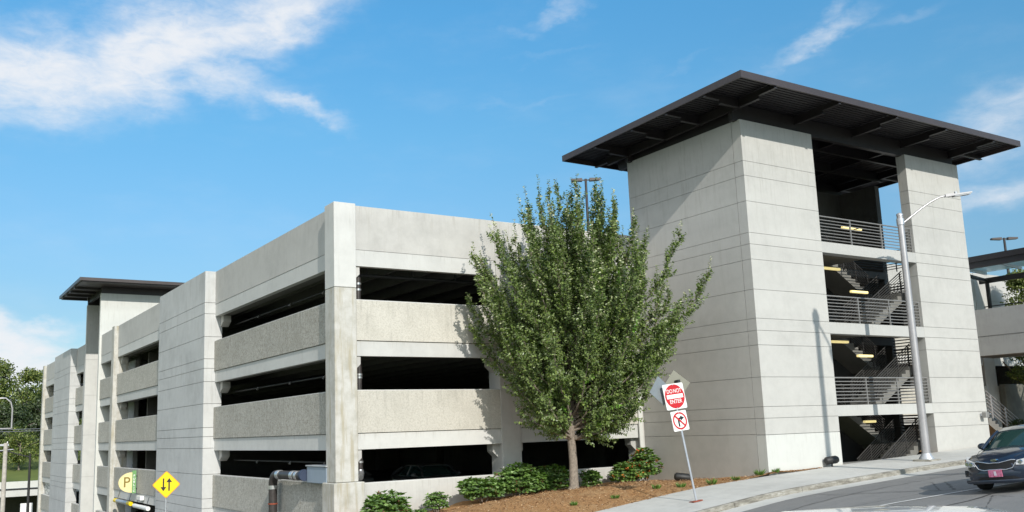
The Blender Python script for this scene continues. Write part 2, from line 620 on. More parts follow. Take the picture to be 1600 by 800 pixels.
def kerb_mat():
    m, t, b = newmat('stained_kerb')
    geo = t.node('ShaderNodeNewGeometry')
    P = geo.outputs['Position']
    n1 = t.noise(t.mapping(P, (1.6, 1.6, 6)), 1.6, 5, 0.7)
    n2 = t.noise(P, 20, 4, 0.7)
    c = t.ramp(n1, [(0.35, (0.13, 0.12, 0.10)), (0.52, (0.26, 0.245, 0.21)), (0.68, (0.42, 0.41, 0.37))])
    c = t.mix(t.m('MULTIPLY', t.smooth(n2, 0.4, 0.7), 0.4), c, (0.30, 0.28, 0.23))
    t.L.new(c, b.inputs['Base Color'])
    b.inputs['Roughness'].default_value = 0.95
    bump(t, b, n2, 0.5, 0.02)
    return m


KERB = kerb_mat()


def grass_mat():
    m, t, b = newmat('mown_grass')
    geo = t.node('ShaderNodeNewGeometry')
    P = geo.outputs['Position']
    n1 = t.noise(P, 0.10, 5, 0.6)
    n2 = t.noise(P, 1.6, 5, 0.7)
    c = t.ramp(n1, [(0.35, (0.085, 0.115, 0.022)), (0.65, (0.155, 0.185, 0.04))])
    c = t.mix(t.m('MULTIPLY', n2, 0.4), c, (0.07, 0.10, 0.018))
    t.L.new(c, b.inputs['Base Color'])
    b.inputs['Roughness'].default_value = 0.95
    return m


GRASS = grass_mat()


def leaf_mat(name, dark, mid, light, pale=(0.30, 0.33, 0.22), palef=0.5, rough=0.42, trans=0.25):
    m, t, b = newmat(name)
    oi = t.node('ShaderNodeNewGeometry')
    rnd = oi.outputs['Random Per Island']
    c = t.ramp(rnd, [(0.0, dark), (0.5, mid), (0.90, light), (0.94, tuple(min(1, k * 1.25) for k in light)), (1.0, tuple(min(1, k * 1.2 + 0.16) for k in light))])
    back = t.mix(palef, c, pale)
    c2 = t.mix(oi.outputs['Backfacing'], c, back)
    t.L.new(c2, b.inputs['Base Color'])
    b.inputs['Roughness'].default_value = rough
    b.inputs['Specular IOR Level'].default_value = 0.5
    tr = t.node('ShaderNodeBsdfTranslucent')
    t.L.new(t.mix(0.5, c, (0.20, 0.30, 0.03)), tr.inputs[0])
    mx = t.node('ShaderNodeMixShader')
    mx.inputs[0].default_value = trans
    t.L.new(b.outputs[0], mx.inputs[1])
    t.L.new(tr.outputs[0], mx.inputs[2])
    t.L.new(mx.outputs[0], t.N['Material Output'].inputs[0])
    return m


LEAF = leaf_mat('tree_leaf', (0.026, 0.064, 0.010), (0.080, 0.158, 0.018), (0.175, 0.255, 0.038), pale=(0.36, 0.40, 0.20), palef=0.28, rough=0.38)
LEAF_BUSH = leaf_mat('shrub_leaf', (0.035, 0.095, 0.012), (0.085, 0.19, 0.022), (0.16, 0.29, 0.04), palef=0.12, rough=0.5)
LEAF_FAR = leaf_mat('far_tree_leaf', (0.05, 0.085, 0.012), (0.105, 0.15, 0.02), (0.20, 0.23, 0.035), palef=0.1, rough=0.6)
LEAF_FARDARK = leaf_mat('dark_far_tree_leaf', (0.018, 0.036, 0.014), (0.032, 0.058, 0.018), (0.055, 0.085, 0.02), palef=0.1)
FLOWER = simple('orange_flower', (0.62, 0.16, 0.03), 0.7, 0, 0.3, 20)
BRONZELEAF = simple('bronze_leaf', (0.16, 0.07, 0.035), 0.6, 0, 0.3, 20)
PALELEAF = simple('pale_leaf_underside', (0.40, 0.42, 0.25), 0.5, 0, 0.3, 20)
BRIGHTLEAF = simple('lime_new_leaf', (0.16, 0.34, 0.04), 0.5, 0, 0.2, 20)


def plate_mat():
    m, t, b = newmat('pink_plate')
    geo = t.node('ShaderNodeNewGeometry')
    n = t.noise(geo.outputs['Position'], 22, 3, 0.6)
    c = t.ramp(n, [(0.35, (0.42, 0.08, 0.16)), (0.6, (0.55, 0.20, 0.32)), (0.75, (0.35, 0.25, 0.5))])
    t.L.new(c, b.inputs['Base Color'])
    b.inputs['Roughness'].default_value = 0.4
    return m


PLATE = plate_mat()


def stone_mat():
    m, t, b = newmat('white_split_stone')
    geo = t.node('ShaderNodeNewGeometry')
    P = geo.outputs['Position']
    v = t.node('ShaderNodeTexVoronoi', feature='DISTANCE_TO_EDGE')
    v.inputs['Scale'].default_value = 1.0
    t.L.new(t.mapping(P, (1.2, 0.5, 3.5)), v.inputs['Vector'])
    c = t.mix(t.smooth(v.outputs['Distance'], 0.02, 0.10), (0.25, 0.25, 0.24), (0.60, 0.60, 0.57))
    t.L.new(c, b.inputs['Base Color'])
    b.inputs['Roughness'].default_value = 0.9
    return m


STONE = stone_mat()

# ------------------------------------------------------------------ ground surfaces
SX = [-60, 0, 8, 12, 18.73, 20.57, 22.3, 23.4, 25.3, 28, 30.9, 33.3, 37, 41, 60, 200, 4000]
SZ = [-2.6, -1.5, -1.25, -1.05, -0.41, -0.21, -0.02, 0.07, 0.18, 0.315, 0.45, 0.54, 0.66, 0.78, 1.3, 4, 4]


def interp(x, X, Z):
    if x <= X[0]:
        return Z[0]
    for i in range(len(X) - 1):
        if x <= X[i + 1]:
            t = (x - X[i]) / (X[i + 1] - X[i])
            return Z[i] + t * (Z[i + 1] - Z[i])
    return Z[-1]


def s(x):
    return interp(x, SX, SZ)


YK0, YK1, YIN = 19.72, 19.88, 23.12     # kerb face, kerb back, inner edge of the pavement
YG = 19.08                              # gutter meets asphalt


def road_z(x, y):
    return s(x) - 0.154 + 0.07 * max(0.0, YG - max(y, 3.0))


def strip(name, xs, rows, mat, kind='structure', close=True):
    """surface from rows of (y, zfunc) over xs"""
    mb = MB()
    vs = []
    for (y, zf) in rows:
        for x in xs:
            vs.append((x, y, zf(x)))
    n = len(xs)
    fs = []
    for j in range(len(rows) - 1):
        for i in range(n - 1):
            fs.append((j * n + i, j * n + i + 1, (j + 1) * n + i + 1, (j + 1) * n + i))
    mb.add(vs, fs)
    o = mb.build(name, mat, recalc=False)
    return tag(o, kind=kind)


def frange(a, b, st):
    n = max(1, int(round((b - a) / st)))
    return [a + (b - a) * i / n for i in range(n + 1)]


XS = frange(-58, 12, 5) + frange(12, 46, 0.5)[1:] + frange(46, 190, 6)[1:]
ROWS = [(y, (lambda x, y=y: road_z(x, y))) for y in (-40, 0, 4, 8, 10, 12, 14, 16, 18, YG)]
strip('road', XS, ROWS, ASPHALT)
strip('gutter', [x for x in XS if x > 11], [(YG - 0.02, lambda x: s(x) - 0.150), (YG + 0.3, lambda x: s(x) - 0.158), (YK0 + 0.03, lambda x: s(x) - 0.146)], C_WALK)

rnd = random.Random(4)
# kerb: one mesh with stones split by joints
kb = MB()
x = 12.0
while x < 80:
    L = 3.05
    x1 = min(x + L, 80)
    n = 6
    for k in range(n):
        a = x + (x1 - 0.018 - x) * k / n
        c = x + (x1 - 0.018 - x) * (k + 1) / n
        dz0 = dz1 = 0
        vs = []
        for q, dz in ((a, 0), (c, 0)):
            zt = s(q) + 0.004
            zb = s(q) - 0.20
            vs += [(q, YK0 - 0.01, zb), (q, YK0, zt - 0.035), (q, YK0 + 0.035, zt), (q, YK1, zt), (q, YK1, zb)]
        fs = [(0, 1, 6, 5), (1, 2, 7, 6), (2, 3, 8, 7), (3, 4, 9, 8)]
        if k == 0:
            fs.append((0, 1, 2, 3, 4))
        if k == n - 1:
            fs.append((9, 8, 7, 6, 5))
        kb.add(vs, fs)
    x += L
tag(kb.build('kerb', KERB), kind='structure')

# pavement slabs, one mesh, joints every 1.5 m
wb = MB()
x = 11.0
while x < 80:
    x1 = x + 1.52
    vs = []
    for q in (x, x1 - 0.014):
        z = s(q)
        vs += [(q, YK1 + 0.006, z), (q, YIN, z + 0.01), (q, YIN, z - 0.15), (q, YK1 + 0.006, z - 0.15)]
    wb.add(vs, [(0, 1, 5, 4), (1, 2, 6, 5), (0, 3, 2, 1), (4, 5, 6, 7), (0, 4, 7, 3)])
    x = x1
tag(wb.build('sidewalk', C_WALK), kind='structure')
strip('sidewalk_base', [x for x in XS if 10 < x < 81], [(YK1 - 0.02, lambda x: s(x) - 0.03), (YIN + 0.02, lambda x: s(x) - 0.03)], C_GROOVE)
# apron into the stair tower
ap = MB()
ap.add([(30.9, YIN - 0.02, s(30.9) + 0.014), (37.3, YIN - 0.02, s(37.3) + 0.014), (37.3, 24.4, 0.62), (30.9, 24.4, 0.47)], [(0, 1, 2, 3)])

ZBX = [12.5, 14.5, 16.4, 17.5, 19.7, 22.1, 23.7, 26.7, 70]
ZBZ = [-1.1, -0.75, -0.55, -0.36, -0.24, -0.15, -0.06, -0.06, 1.2]


def mulch_z(x, y):
    t = min(1, max(0, (y - YIN) / (28.5 - YIN)))
    zb = interp(x, ZBX, ZBZ)
    hump = 0.28 * math.sin(PI * t) * max(0, min(1, (25.5 - x) / 4)) if t > 0 else 0
    e = 0.03 * math.sin(x * 2.1 + y * 1.3) + 0.02 * math.sin(x * 5.3 - y * 3.1)
    near = 0.10 * math.exp(-((x - 26.9) / 1.2) ** 2 - ((y - 23.4) / 0.7) ** 2)
    return s(x) * (1 - t) + zb * t + hump + e * math.sin(PI * min(1, t * 3) / 2) + near - 0.01


mm = MB()
xs = frange(10.5, 60, 0.33)
ys = frange(YIN - 0.01, 29.9, 0.30)
vs = []
for y in ys:
    for x in xs:
        vs.append((x, y, mulch_z(x, y)))
n = len(xs)
fs = [(j * n + i, j * n + i + 1, (j + 1) * n + i + 1, (j + 1) * n + i) for j in range(len(ys) - 1) for i in range(n - 1) if not (26.9 < xs[i] < 41.0 and ys[j] > 23.15)]
mm.add(vs, fs, 0, True)
tag(mm.build('mulch_bed', MULCH, recalc=False), kind='structure')


def left_z(y):
    return interp(y, [-40, 20, 30, 60, 90, 112, 118, 135, 145, 175, 230, 400, 4000],
                  [-2.9, -2.2, -2.4, -4.6, -6.4, -8.0, -9.0, -9.0, -6.0, -1.2, 4.0, 6.0, 6.0])


def chip_mat():
    m, t, b = newmat('mulch_chip')
    g = t.node('ShaderNodeNewGeometry')
    c = t.ramp(g.outputs['Random Per Island'], [(0.0, (0.10, 0.05, 0.025)), (0.35, (0.27, 0.14, 0.06)), (0.7, (0.48, 0.28, 0.13)), (0.93, (0.56, 0.38, 0.21)), (1.0, (0.66, 0.52, 0.36))])
    t.L.new(c, b.inputs['Base Color'])
    b.inputs['Roughness'].default_value = 1.0
    return m


cm_ = MB()
rc = random.Random(77)
for k in range(9000):
    x = rc.uniform(15.5, 29.5)
    y = YIN + (28.9 - YIN) * rc.random() ** 1.3 + rc.uniform(-0.12, 0.0)
    if x > 26.6:
        y = rc.uniform(YIN - 0.06, 23.19)
    z = mulch_z(x, max(YIN, y)) + rc.uniform(0.004, 0.03)
    a = rc.uniform(0, 2 * PI)
    L = rc.uniform(0.03, 0.09)
    w = rc.uniform(0.004, 0.014)
    dx, dy = math.cos(a) * L, math.sin(a) * L
    nx, ny = -math.sin(a) * w, math.cos(a) * w
    tz = rc.uniform(-0.02, 0.03)
    n0 = len(cm_.v)
    cm_.v += [(x - nx, y - ny, z), (x + dx - nx, y + dy - ny, z + tz), (x + dx + nx, y + dy + ny, z + tz + 0.006), (x + nx, y + ny, z + 0.006)]
    cm_.f.append([n0, n0 + 1, n0 + 2, n0 + 3])
    cm_.mi.append(0)
    cm_.sm.append(False)
tag(cm_.build('mulch_chips', chip_mat(), recalc=False), 'loose pine bark chips and straw scattered over the planting bed', 'mulch', kind='stuff')

# terrain: one sheet to the horizon, lower than every paved surface laid on it
tm = MB()
tx = [-4000, -1500, -600, -250, -120] + frange(-60, 120, 4) + [160, 250, 600, 1500, 4000]
ty = [-4000, -1500, -500, -150, -60] + frange(-40, 240, 4) + [300, 500, 1000, 2000, 4000]


def terr(x, y):
    zl = left_z(y)
    # around the streets and the bed
    zr = road_z(max(x, -58), y) - 0.35 if y < 19 else s(max(x, -58)) - 0.5
    if y > 23.1:
        t = min(1, (y - 23.1) / 7)
        zr = zr * (1 - t) + t * (zr - 0.4)
    if x >= 11 and y < 32:
        return zr
    if x < 11 and y < 19:
        return zr
    if x >= 11 and x <= 80 and 32 <= y <= 108:
        return min(zl, -5.0) - 0.5
    if y <= 32:
        t = (y - 19) / 13
        return zr * (1 - t) + zl * t
    return zl


vs = [(x, y, terr(x, y)) for y in ty for x in tx]
n = len(tx)
fs = [(j * n + i, j * n + i + 1, (j + 1) * n + i + 1, (j + 1) * n + i) for j in range(len(ty) - 1) for i in range(n - 1)]
tm.add(vs, fs, 0, True)
tag(tm.build('ground', GRASS, recalc=False), kind='structure')

# the street that drops away beside the garage
strip('side_street', frange(2, 11.5, 1.9), [(y, (lambda x, y=y: left_z(y) + 0.05)) for y in [20, 30, 45, 60, 75, 90, 104]], ASPHALT)

# lane line on the road
pts = [(18.8, 15.75), (19.7, 15.5), (20.4, 15.2), (20.94, 14.95), (21.52, 14.69), (22.22, 14.25), (23.36, 13.81), (24.8, 13.3), (28, 12.4)]
lm = MB()
vs = []
for i, p in enumerate(pts):
    a = Vector(pts[max(0, i - 1)])
    c = Vector(pts[min(len(pts) - 1, i + 1)])
    d = (c - a).normalized()
    nn = Vector((-d.y, d.x)) * 0.055
    for sg in (1, -1):
        q = Vector(p) + nn * sg
        vs.append((q.x, q.y, road_z(q.x, q.y) + 0.012))
lm.add(vs, [(2 * i, 2 * i + 1, 2 * i + 3, 2 * i + 2) for i in range(len(pts) - 1)])
tag(lm.build('lane_marking', LINEPAINT), kind='structure')

# dark sealed seams and a patch on the road


def road_ribbon(name, pts, w, mat, lift=0.008):
    mb = MB()
    vs = []
    rr = random.Random(len(pts))
    for i, p in enumerate(pts):
        a = Vector(pts[max(0, i - 1)])
        c = Vector(pts[min(len(pts) - 1, i + 1)])
        d = (c - a).normalized()
        for sg in (1, -1):
            q = Vector(p) + Vector((-d.y, d.x)) * w * sg * rr.uniform(0.6, 1.2)
            vs.append((q.x, q.y, road_z(q.x, q.y) + lift))
    mb.add(vs, [(2 * i, 2 * i + 1, 2 * i + 3, 2 * i + 2) for i in range(len(pts) - 1)])
    return tag(mb.build(name, mat), kind='structure')


TAR = simple('tar_seal', (0.045, 0.045, 0.045), 0.6, 0, 0.2, 8)
road_ribbon('tar_seam', [(18.5 + 0.5 * k, 13.2 - 0.06 * k + 0.07 * math.sin(k * 1.7)) for k in range(18)], 0.03, TAR)
road_ribbon('tar_seam', [(20.0 + 0.45 * k, 17.4 + 0.05 * math.sin(k * 2.3)) for k in range(26)], 0.018, TAR)
road_ribbon('tar_seam', [(23.6 + 0.06 * math.sin(k * 1.9), 18.9 - 0.35 * k) for k in range(14)], 0.018, TAR)

# ------------------------------------------------------------------ the parking garage
YF, XLF = 29.70, 12.95            # right face plane, left face plane
LV = [(6.95, 5.47, 4.94), (3.75, 2.24, 1.69), (0.555, -0.93, -1.46), (-2.65, -4.13, -4.66)]
PT, PJ, PB = 10.37, 8.745, 8.16
ZBOT = -8.0
XE, YE = 76.0, 106.0
gar = thing('parking_garage', 'long grey concrete parking garage with open decks and textured spandrel walls behind the tree', 'parking garage', (XLF, YF, -1.0))


def gpart(mb, name, mat, label=None):
    o = mb.build(name, mat, gar)
    if label:
        o['label'] = label
    return o


def face_panels(axis, a0, a1, plane, levels=True, top=True, low=None):
    """parapet and spandrels of one bay. axis 'x': on the right face (y=plane), 'y': on the left face (x=plane)"""
    def bx(mb, z0, z1, d0, d1):
        if axis == 'x':
            mb.box(a0, plane + d0, z0, a1, plane + d1, z1)
        else:
            mb.box(plane + d0, a0, z0, plane + d1, a1, z1)
    if top:
        m = MB()
        bx(m, PJ + 0.012, PT, 0, 0.25)
        gpart(m, 'parapet', C_SMOOTH)
        m = MB()
        bx(m, PB, PJ, 0.012, 0.26)
        gpart(m, 'edge_beam', C_BAND)
    for i, (st, sj, sb) in enumerate(LV):
        if not levels:
            break
        m = MB()
        bx(m, sj + 0.02, st - 0.03, -0.02, 0.22)
        gpart(m, 'spandrel', C_SMOOTH if (axis == 'x' and i >= 2 and a0 < 26) else (C_AGG_FINE if axis == 'x' else C_AGG))
        m = MB()
        bx(m, st - 0.03, st, -0.005, 0.21)
        gpart(m, 'coping', C_BAND)
        m = MB()
        bx(m, sb, sj, 0.03, 0.24)
        gpart(m, 'edge_beam', C_BAND)


def corbel(x0, x1, y0, y1, zt, side):
    """haunch under a beam; side: the face that slopes"""
    m = MB()
    h = 0.52
    if side == '+x':
        m.poly([(x0, zt), (x1, zt), (x1, zt - h * 0.55), (x0, zt - h)], 'y', y0, y1)
    elif side == '-x':
        m.poly([(x1, zt), (x0, zt), (x0, zt - h * 0.55), (x1, zt - h)], 'y', y0, y1)
    elif side == '-y':
        m.poly([(y1, zt), (y0, zt), (y0, zt - h * 0.55), (y1, zt - h)], 'x', x0, x1)
    else:
        m.poly([(y0, zt), (y1, zt), (y1, zt - h * 0.55), (y0, zt - h)], 'x', x0, x1)
    gpart(m, 'corbel', C_SMOOTH)


BEAMZ = [PB] + [l[2] for l in LV[:3]]

# corner column: pale upper lift, stained lower lift, wider foot
m = MB()
m.cbox(12.70, 29.53, 7.34, 13.54, 30.38, PT + 0.03, 0.015)
gpart(m, 'column', C_BAND, 'pale upper lift of the corner column')
m = MB()
m.cbox(12.70, 29.53, 0.62, 13.54, 30.38, 7.325, 0.02)
m.box(12.76, 29.60, 0.5, 13.48, 30.3, PT - 0.1)
gpart(m, 'column', C_COLUMN, 'stained lower lift of the corner column')
m = MB()
m.cbox(12.60, 29.43, ZBOT, 13.74, 30.5, 0.61, 0.03)
gpart(m, 'column_foot', C_COLUMN, 'wider stained foot of the corner column')
for z in BEAMZ:
    corbel(13.54, 13.78, 29.78, 30.2, z, '+x')

# right face bays
RC = [(19.57, 20.46), (26.50, 27.3), (33.3, 34.2), (40.2, 41.1), (47.0, 47.9), (53.1, 54.25), (60.6, 61.5), (67.6, 68.5), (75.1, 76.0)]
prev = 13.55
for (c0, c1) in RC:
    face_panels('x', prev, c0 - 0.005, YF)
    m = MB()
    zt = PT if c0 > 50 else PT - 0.01
    m.cbox(c0, YF - 0.03, ZBOT, c1, YF + 0.75, zt, 0.015)
    gpart(m, 'column', C_SMOOTH)
    for z in BEAMZ:
        corbel(c0 - 0.26, c0, YF + 0.27, YF + 0.65, z, '-x')
        corbel(c1, c1 + 0.26, YF + 0.27, YF + 0.65, z, '+x')
    prev = c1 + 0.005

# drain strip where the garage meets the tower
m = MB()
m.box(26.44, 29.60, -0.3, 26.62, 29.66, 8.6)
gpart(m, 'downpipe', C_WHITE)

# left face: bays, columns, shear walls
face_panels('y', 30.39, 45.6, XLF)
face_panels('y', 53.6, 68.35, XLF)
face_panels('y', 69.2, 74.7, XLF)
face_panels('y', 82.2, 85.9, XLF)
face_panels('y', 95.5, 105.2, XLF)
for (c0, c1, xo) in ((68.36, 69.19, 12.68), (81.6, 82.19, 12.93), (105.21, 106.0, 12.70)):
    m = MB()
    m.cbox(xo, c0, ZBOT, 13.75, c1, PT - 0.003, 0.015)
    gpart(m, 'column', C_COLUMN if c0 > 100 or c0 < 69 else C_SMOOTH)
    for z in BEAMZ:
        corbel(13.22, 13.6, c0 - 0.26, c0, z, '-y')
# inner column beside the first bay's far end, corbels
for z in BEAMZ:
    corbel(13.22, 13.6, 44.3, 44.72, z, '-y')
JZ = [8.81, 8.26, 7.14, 6.06, 5.60, 4.96, 3.90, 2.77, 2.34, 1.79, 0.57, -0.56, -1.01, -1.45, -2.6, -3.8, -4.2, -4.7]
for (y0, y1) in ((44.75, 54.0), (85.95, 95.4)):
    m = MB()
    zz = [PT + 0.01] + JZ + [ZBOT]
    for k in range(len(zz) - 1):
        g = 0.022
        m.box(12.44, y0, zz[k + 1] + (g if k < len(zz) - 2 else 0), 13.30, y1, zz[k])
        if k < len(zz) - 2:
            m.box(12.475, y0 + 0.035, zz[k + 1] - 0.002, 13.27, y1 - 0.035, zz[k + 1] + g + 0.002, 1)
    o = m.build('shear_wall', [C_SHEAR, C_GROOVE], gar)
# recess between the far bays
# inner shaded wall seen through the narrow bay
m = MB()
m.box(14.35, 69.3, ZBOT, 14.65, 74.9, PB - 0.1)
gpart(m, 'inner_wall', C_SHEAR)
m = MB()
m.box(13.2, 99.5, -7.9, 13.5, 104.9, -0.98)
gpart(m, 'stone_infill', STONE, 'white stone infill in the last bay')

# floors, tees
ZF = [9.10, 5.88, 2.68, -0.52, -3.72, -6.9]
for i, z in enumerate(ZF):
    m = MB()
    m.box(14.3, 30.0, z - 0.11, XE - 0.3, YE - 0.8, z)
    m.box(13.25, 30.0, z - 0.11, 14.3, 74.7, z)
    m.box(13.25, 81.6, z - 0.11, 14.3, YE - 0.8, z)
    gpart(m, 'floor_slab', C_INNER_SHADE)
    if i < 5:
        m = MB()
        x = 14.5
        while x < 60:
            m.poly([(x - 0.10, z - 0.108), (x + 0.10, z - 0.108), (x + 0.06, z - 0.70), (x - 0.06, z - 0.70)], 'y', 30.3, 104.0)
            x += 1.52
        gpart(m, 'ceiling_ribs', C_INNER_SHADE)
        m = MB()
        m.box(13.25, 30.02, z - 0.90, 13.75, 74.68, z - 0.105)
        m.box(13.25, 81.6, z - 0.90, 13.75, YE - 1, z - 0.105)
        gpart(m, 'inner_beam', C_INNER_SHADE)
# inner columns, and blocking walls added inside to keep the decks dark
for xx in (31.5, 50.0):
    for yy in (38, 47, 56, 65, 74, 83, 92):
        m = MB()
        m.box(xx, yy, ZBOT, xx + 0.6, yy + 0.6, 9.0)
        gpart(m, 'inner_column', C_INNER_SHADE)
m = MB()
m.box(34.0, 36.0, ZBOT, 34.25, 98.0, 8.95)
gpart(m, 'blocking_wall', C_INNER_SHADE)
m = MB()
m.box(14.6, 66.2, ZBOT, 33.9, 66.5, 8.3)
gpart(m, 'blocking_wall', C_INNER_SHADE)
m = MB()
m.box(XE - 0.3, YF + 0.8, ZBOT, XE, YE, PT)
gpart(m, 'end_wall', C_SMOOTH)
m = MB()
for (st, sj, sb) in LV:
    m.box(13.76, YE - 0.25, sb, XE - 0.31, YE, st)
m.box(13.76, YE - 0.25, PB, XE - 0.31, YE, PT - 0.01)
gpart(m, 'rear_spandrels', C_SMOOTH)

# rear right piece: panel wall and low screen seen right of the tower
m = MB()
m.cbox(54.3, 29.30, 0.0, 60.3, 29.62, 3.84, 0.02)
gpart(m, 'screen_wall', C_SCREEN, 'brown-grey streaked screen wall with bridge shade in its colour beside the outdoor stair')

# sprinkler pipe under the top beam
m = MB()
m.tube([(13.6, 30.5, 7.98), (26.4, 30.5, 7.98)], 0.06, 8)
for k in range(6):
    m.tube([(14.4 + 1.9 * k, 30.5, 7.94), (14.4 + 1.9 * k, 30.5, 8.4)], 0.035, 6)
gpart(m, 'sprinkler_pipe', BLACK)
for zz in (7.75, 4.45, 1.2):
    m = MB()
    m.tube([(13.9, 31.0, zz), (13.9, 44.5, zz)], 0.04, 6)
    gpart(m, 'sprinkler_pipe', BLACK)
    for yy in (33.2, 36.8, 40.9):
        m = MB()
        m.tube([(13.84, yy, zz + 0.02), (13.78, yy, zz - 0.10)], [0.03, 0.05], 6)
        gpart(m, 'sprinkler_head', STEEL)

# vertical drain inside the corner
m = MB()
m.tube([(13.97, 30.34, 8.1), (13.97, 30.34, 0.9)], 0.105, 12)
o = gpart(m, 'inner_drain', PIPE)
for z in (7.62, 7.40, 6.98, 4.32, 4.22, 1.25):
    m = MB()
    m.tube([(13.97, 30.34, z - 0.035), (13.97, 30.34, z + 0.035)], 0.122, 12)
    c = m.build('clamp', STEEL, o)
m = MB()
m.tube([(13.97, 30.34, 0.95), (13.98, 30.3, 0.85), (13.85, 30.1, 0.72)], 0.12, 12)
m.build('elbow', STEEL, o)
put_local(None, gar)

# ------------------------------------------------------------------ stair tower (near)


def grooved(mb, x0, x1, y0, y1, zt, zb, joints, g=0.015, d=0.025):
    zz = [zt] + [j for j in joints if zb < j < zt] + [zb]
    for k in range(len(zz) - 1):
        last = k == len(zz) - 2
        mb.box(x0, y0, zz[k + 1] + (0 if last else g), x1, y1, zz[k])
        if not last:
            mb.box(x0 + d, y0 + d, zz[k + 1] - 0.002, x1 - d, y1 - d, zz[k + 1] + g + 0.002, 1)


TX0, TX1, TY0, TY1, TZ = 26.75, 41.28, 23.20, 29.70, 13.66
TJ = [12.01, 11.43, 10.43, 9.21, 8.77, 8.19, 7.05, 5.96, 5.51, 4.97, 3.79, 2.71, 2.29, 1.71]
twr = thing('stair_tower', 'tall pale concrete stair tower with a wide flat dark roof beside the sidewalk', 'stair tower', (34, 26.4, 0.4))


def tpart(mb, name, mat, label=None, parent=None):
    o = mb.build(name, mat, parent or twr)
    if label:
        o['label'] = label
    return o


m = MB()
grooved(m, TX0 + 0.001, TX0 + 0.36, TY0 + 0.45, TY1, TZ, -1.2, TJ)
m.box(TX0 + 0.03, TY0 + 0.43, -1.2, TX0 + 0.33, TY0 + 0.452, TZ - 0.01, 1)
tpart(m, 'side_wall', [C_TOWER, C_GROOVE])
m = MB()
grooved(m, TX0, 30.93, TY0, TY0 + 0.43, TZ, 1.71, TJ)
tpart(m, 'front_wall', [C_TOWER, C_GROOVE])
m = MB()
m.box(TX0, TY0, -1.2, 30.93, TY0 + 0.43, 1.69)
m.box(TX0 + 0.03, TY0 + 0.03, 1.68, 30.90, TY0 + 0.40, 1.72, 1)
tpart(m, 'base_panel', [C_WHITE, C_GROOVE], 'clean white painted base panel of the front wall')
m = MB()
grooved(m, 37.22, TX1, TY0, TY0 + 0.43, TZ, -0.8, TJ)
tpart(m, 'front_pier', [C_TOWER, C_GROOVE])
m = MB()
grooved(m, TX0 + 0.36, TX1, TY1 - 0.36, TY1 - 0.001, TZ, -1.2, TJ)
tpart(m, 'back_wall', [C_INNER_SHADE, C_GROOVE])
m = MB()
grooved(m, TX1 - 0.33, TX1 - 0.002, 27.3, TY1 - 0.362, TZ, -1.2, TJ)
tpart(m, 'rear_pier', [C_INNER_SHADE, C_GROOVE])
for z1, z0 in ((9.21, 8.77), (5.96, 5.51), (2.71, 2.29)):
    m = MB()
    m.box(30.931, TY0 + 0.004, z0, 37.219, TY0 + 0.43, z1 - 0.002)
    tpart(m, 'edge_beam', C_TOWER_LIGHT)
    m = MB()
    m.box(TX0 + 0.36, TY0 + 0.431, z0 + 0.1, 34.6, TY1 - 0.361, z1 - 0.004)
    m.box(34.6, 27.2, z0 + 0.1, TX1 - 0.34, TY1 - 0.361, z1 - 0.004)
    m.box(37.6, TY0 + 0.431, z0 + 0.1, TX1 - 0.34, 24.1, z1 - 0.004)
    tpart(m, 'floor_slab', C_INNER_SHADE)
# bottom floor
m = MB()
m.box(TX0 + 0.37, TY0 + 0.44, -0.75, TX1 - 0.34, TY1 - 0.37, -0.54)
m.poly([(TY0 + 0.001, 0.3), (TY0 + 0.001, 0.50), (TY0 + 0.43, 0.50), (TY0 + 0.43, -0.6), (TY0 + 0.001, -0.6)], 'x', 30.94, 37.21)
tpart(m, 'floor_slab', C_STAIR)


def flight(x0, z0, x1, z1, y0, y1, n=10):
    """stair flight with saw-tooth top and sloped soffit"""
    pts = []
    dx = (x1 - x0) / n
    dz = (z1 - z0) / n
    for k in range(n):
        pts.append((x0 + dx * k, z0 + dz * k))
        pts.append((x0 + dx * k, z0 + dz * (k + 1)))
    pts.append((x1, z1))
    pts.append((x1, z1 - 0.28))
    pts.append((x0 + dx, z0 - 0.12))
    m = MB()
    m.poly(pts, 'y', y0, y1)
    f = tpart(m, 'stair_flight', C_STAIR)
    for yy in (y0 + 0.05, y1 - 0.05):
        h = MB()
        for q in range(8):
            zz = 0.18 + 0.11 * q
            h.tube([(x0, yy, z0 + zz + 0.05), (x1, yy, z1 + zz + 0.05)], 0.016 if q < 7 else 0.024, 6)
        for q in range(4):
            t = (q + 0.2) / 3.4
            xx = x0 + (x1 - x0) * t
            zb = z0 + (z1 - z0) * t
            h.box(xx - 0.02, yy - 0.02, zb, xx + 0.02, yy + 0.02, zb + 1.0)
        h.build('handrail', RAIL_DARK, f)
    return f


for fl in (-0.54, 2.71, 5.96):
    mid = fl + 1.625
    flight(34.75, fl, 37.6, mid, 24.15, 25.4)
    flight(37.6, mid, 34.75, fl + 3.25, 25.75, 27.0)
    m = MB()
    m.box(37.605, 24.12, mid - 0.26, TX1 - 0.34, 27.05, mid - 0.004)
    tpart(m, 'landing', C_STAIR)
    h = MB()
    for q in range(8):
        h.tube([(TX1 - 0.12, 23.7, mid + 0.15 + q * 0.125), (TX1 - 0.12, 27.3, mid + 0.15 + q * 0.125)], 0.02, 6)
    for yy in (24.2, 25.4, 26.6):
        h.box(TX1 - 0.14, yy, mid - 0.1, TX1 - 0.10, yy + 0.04, mid + 1.05)
    tpart(h, 'landing_railing', RAIL_DARK)


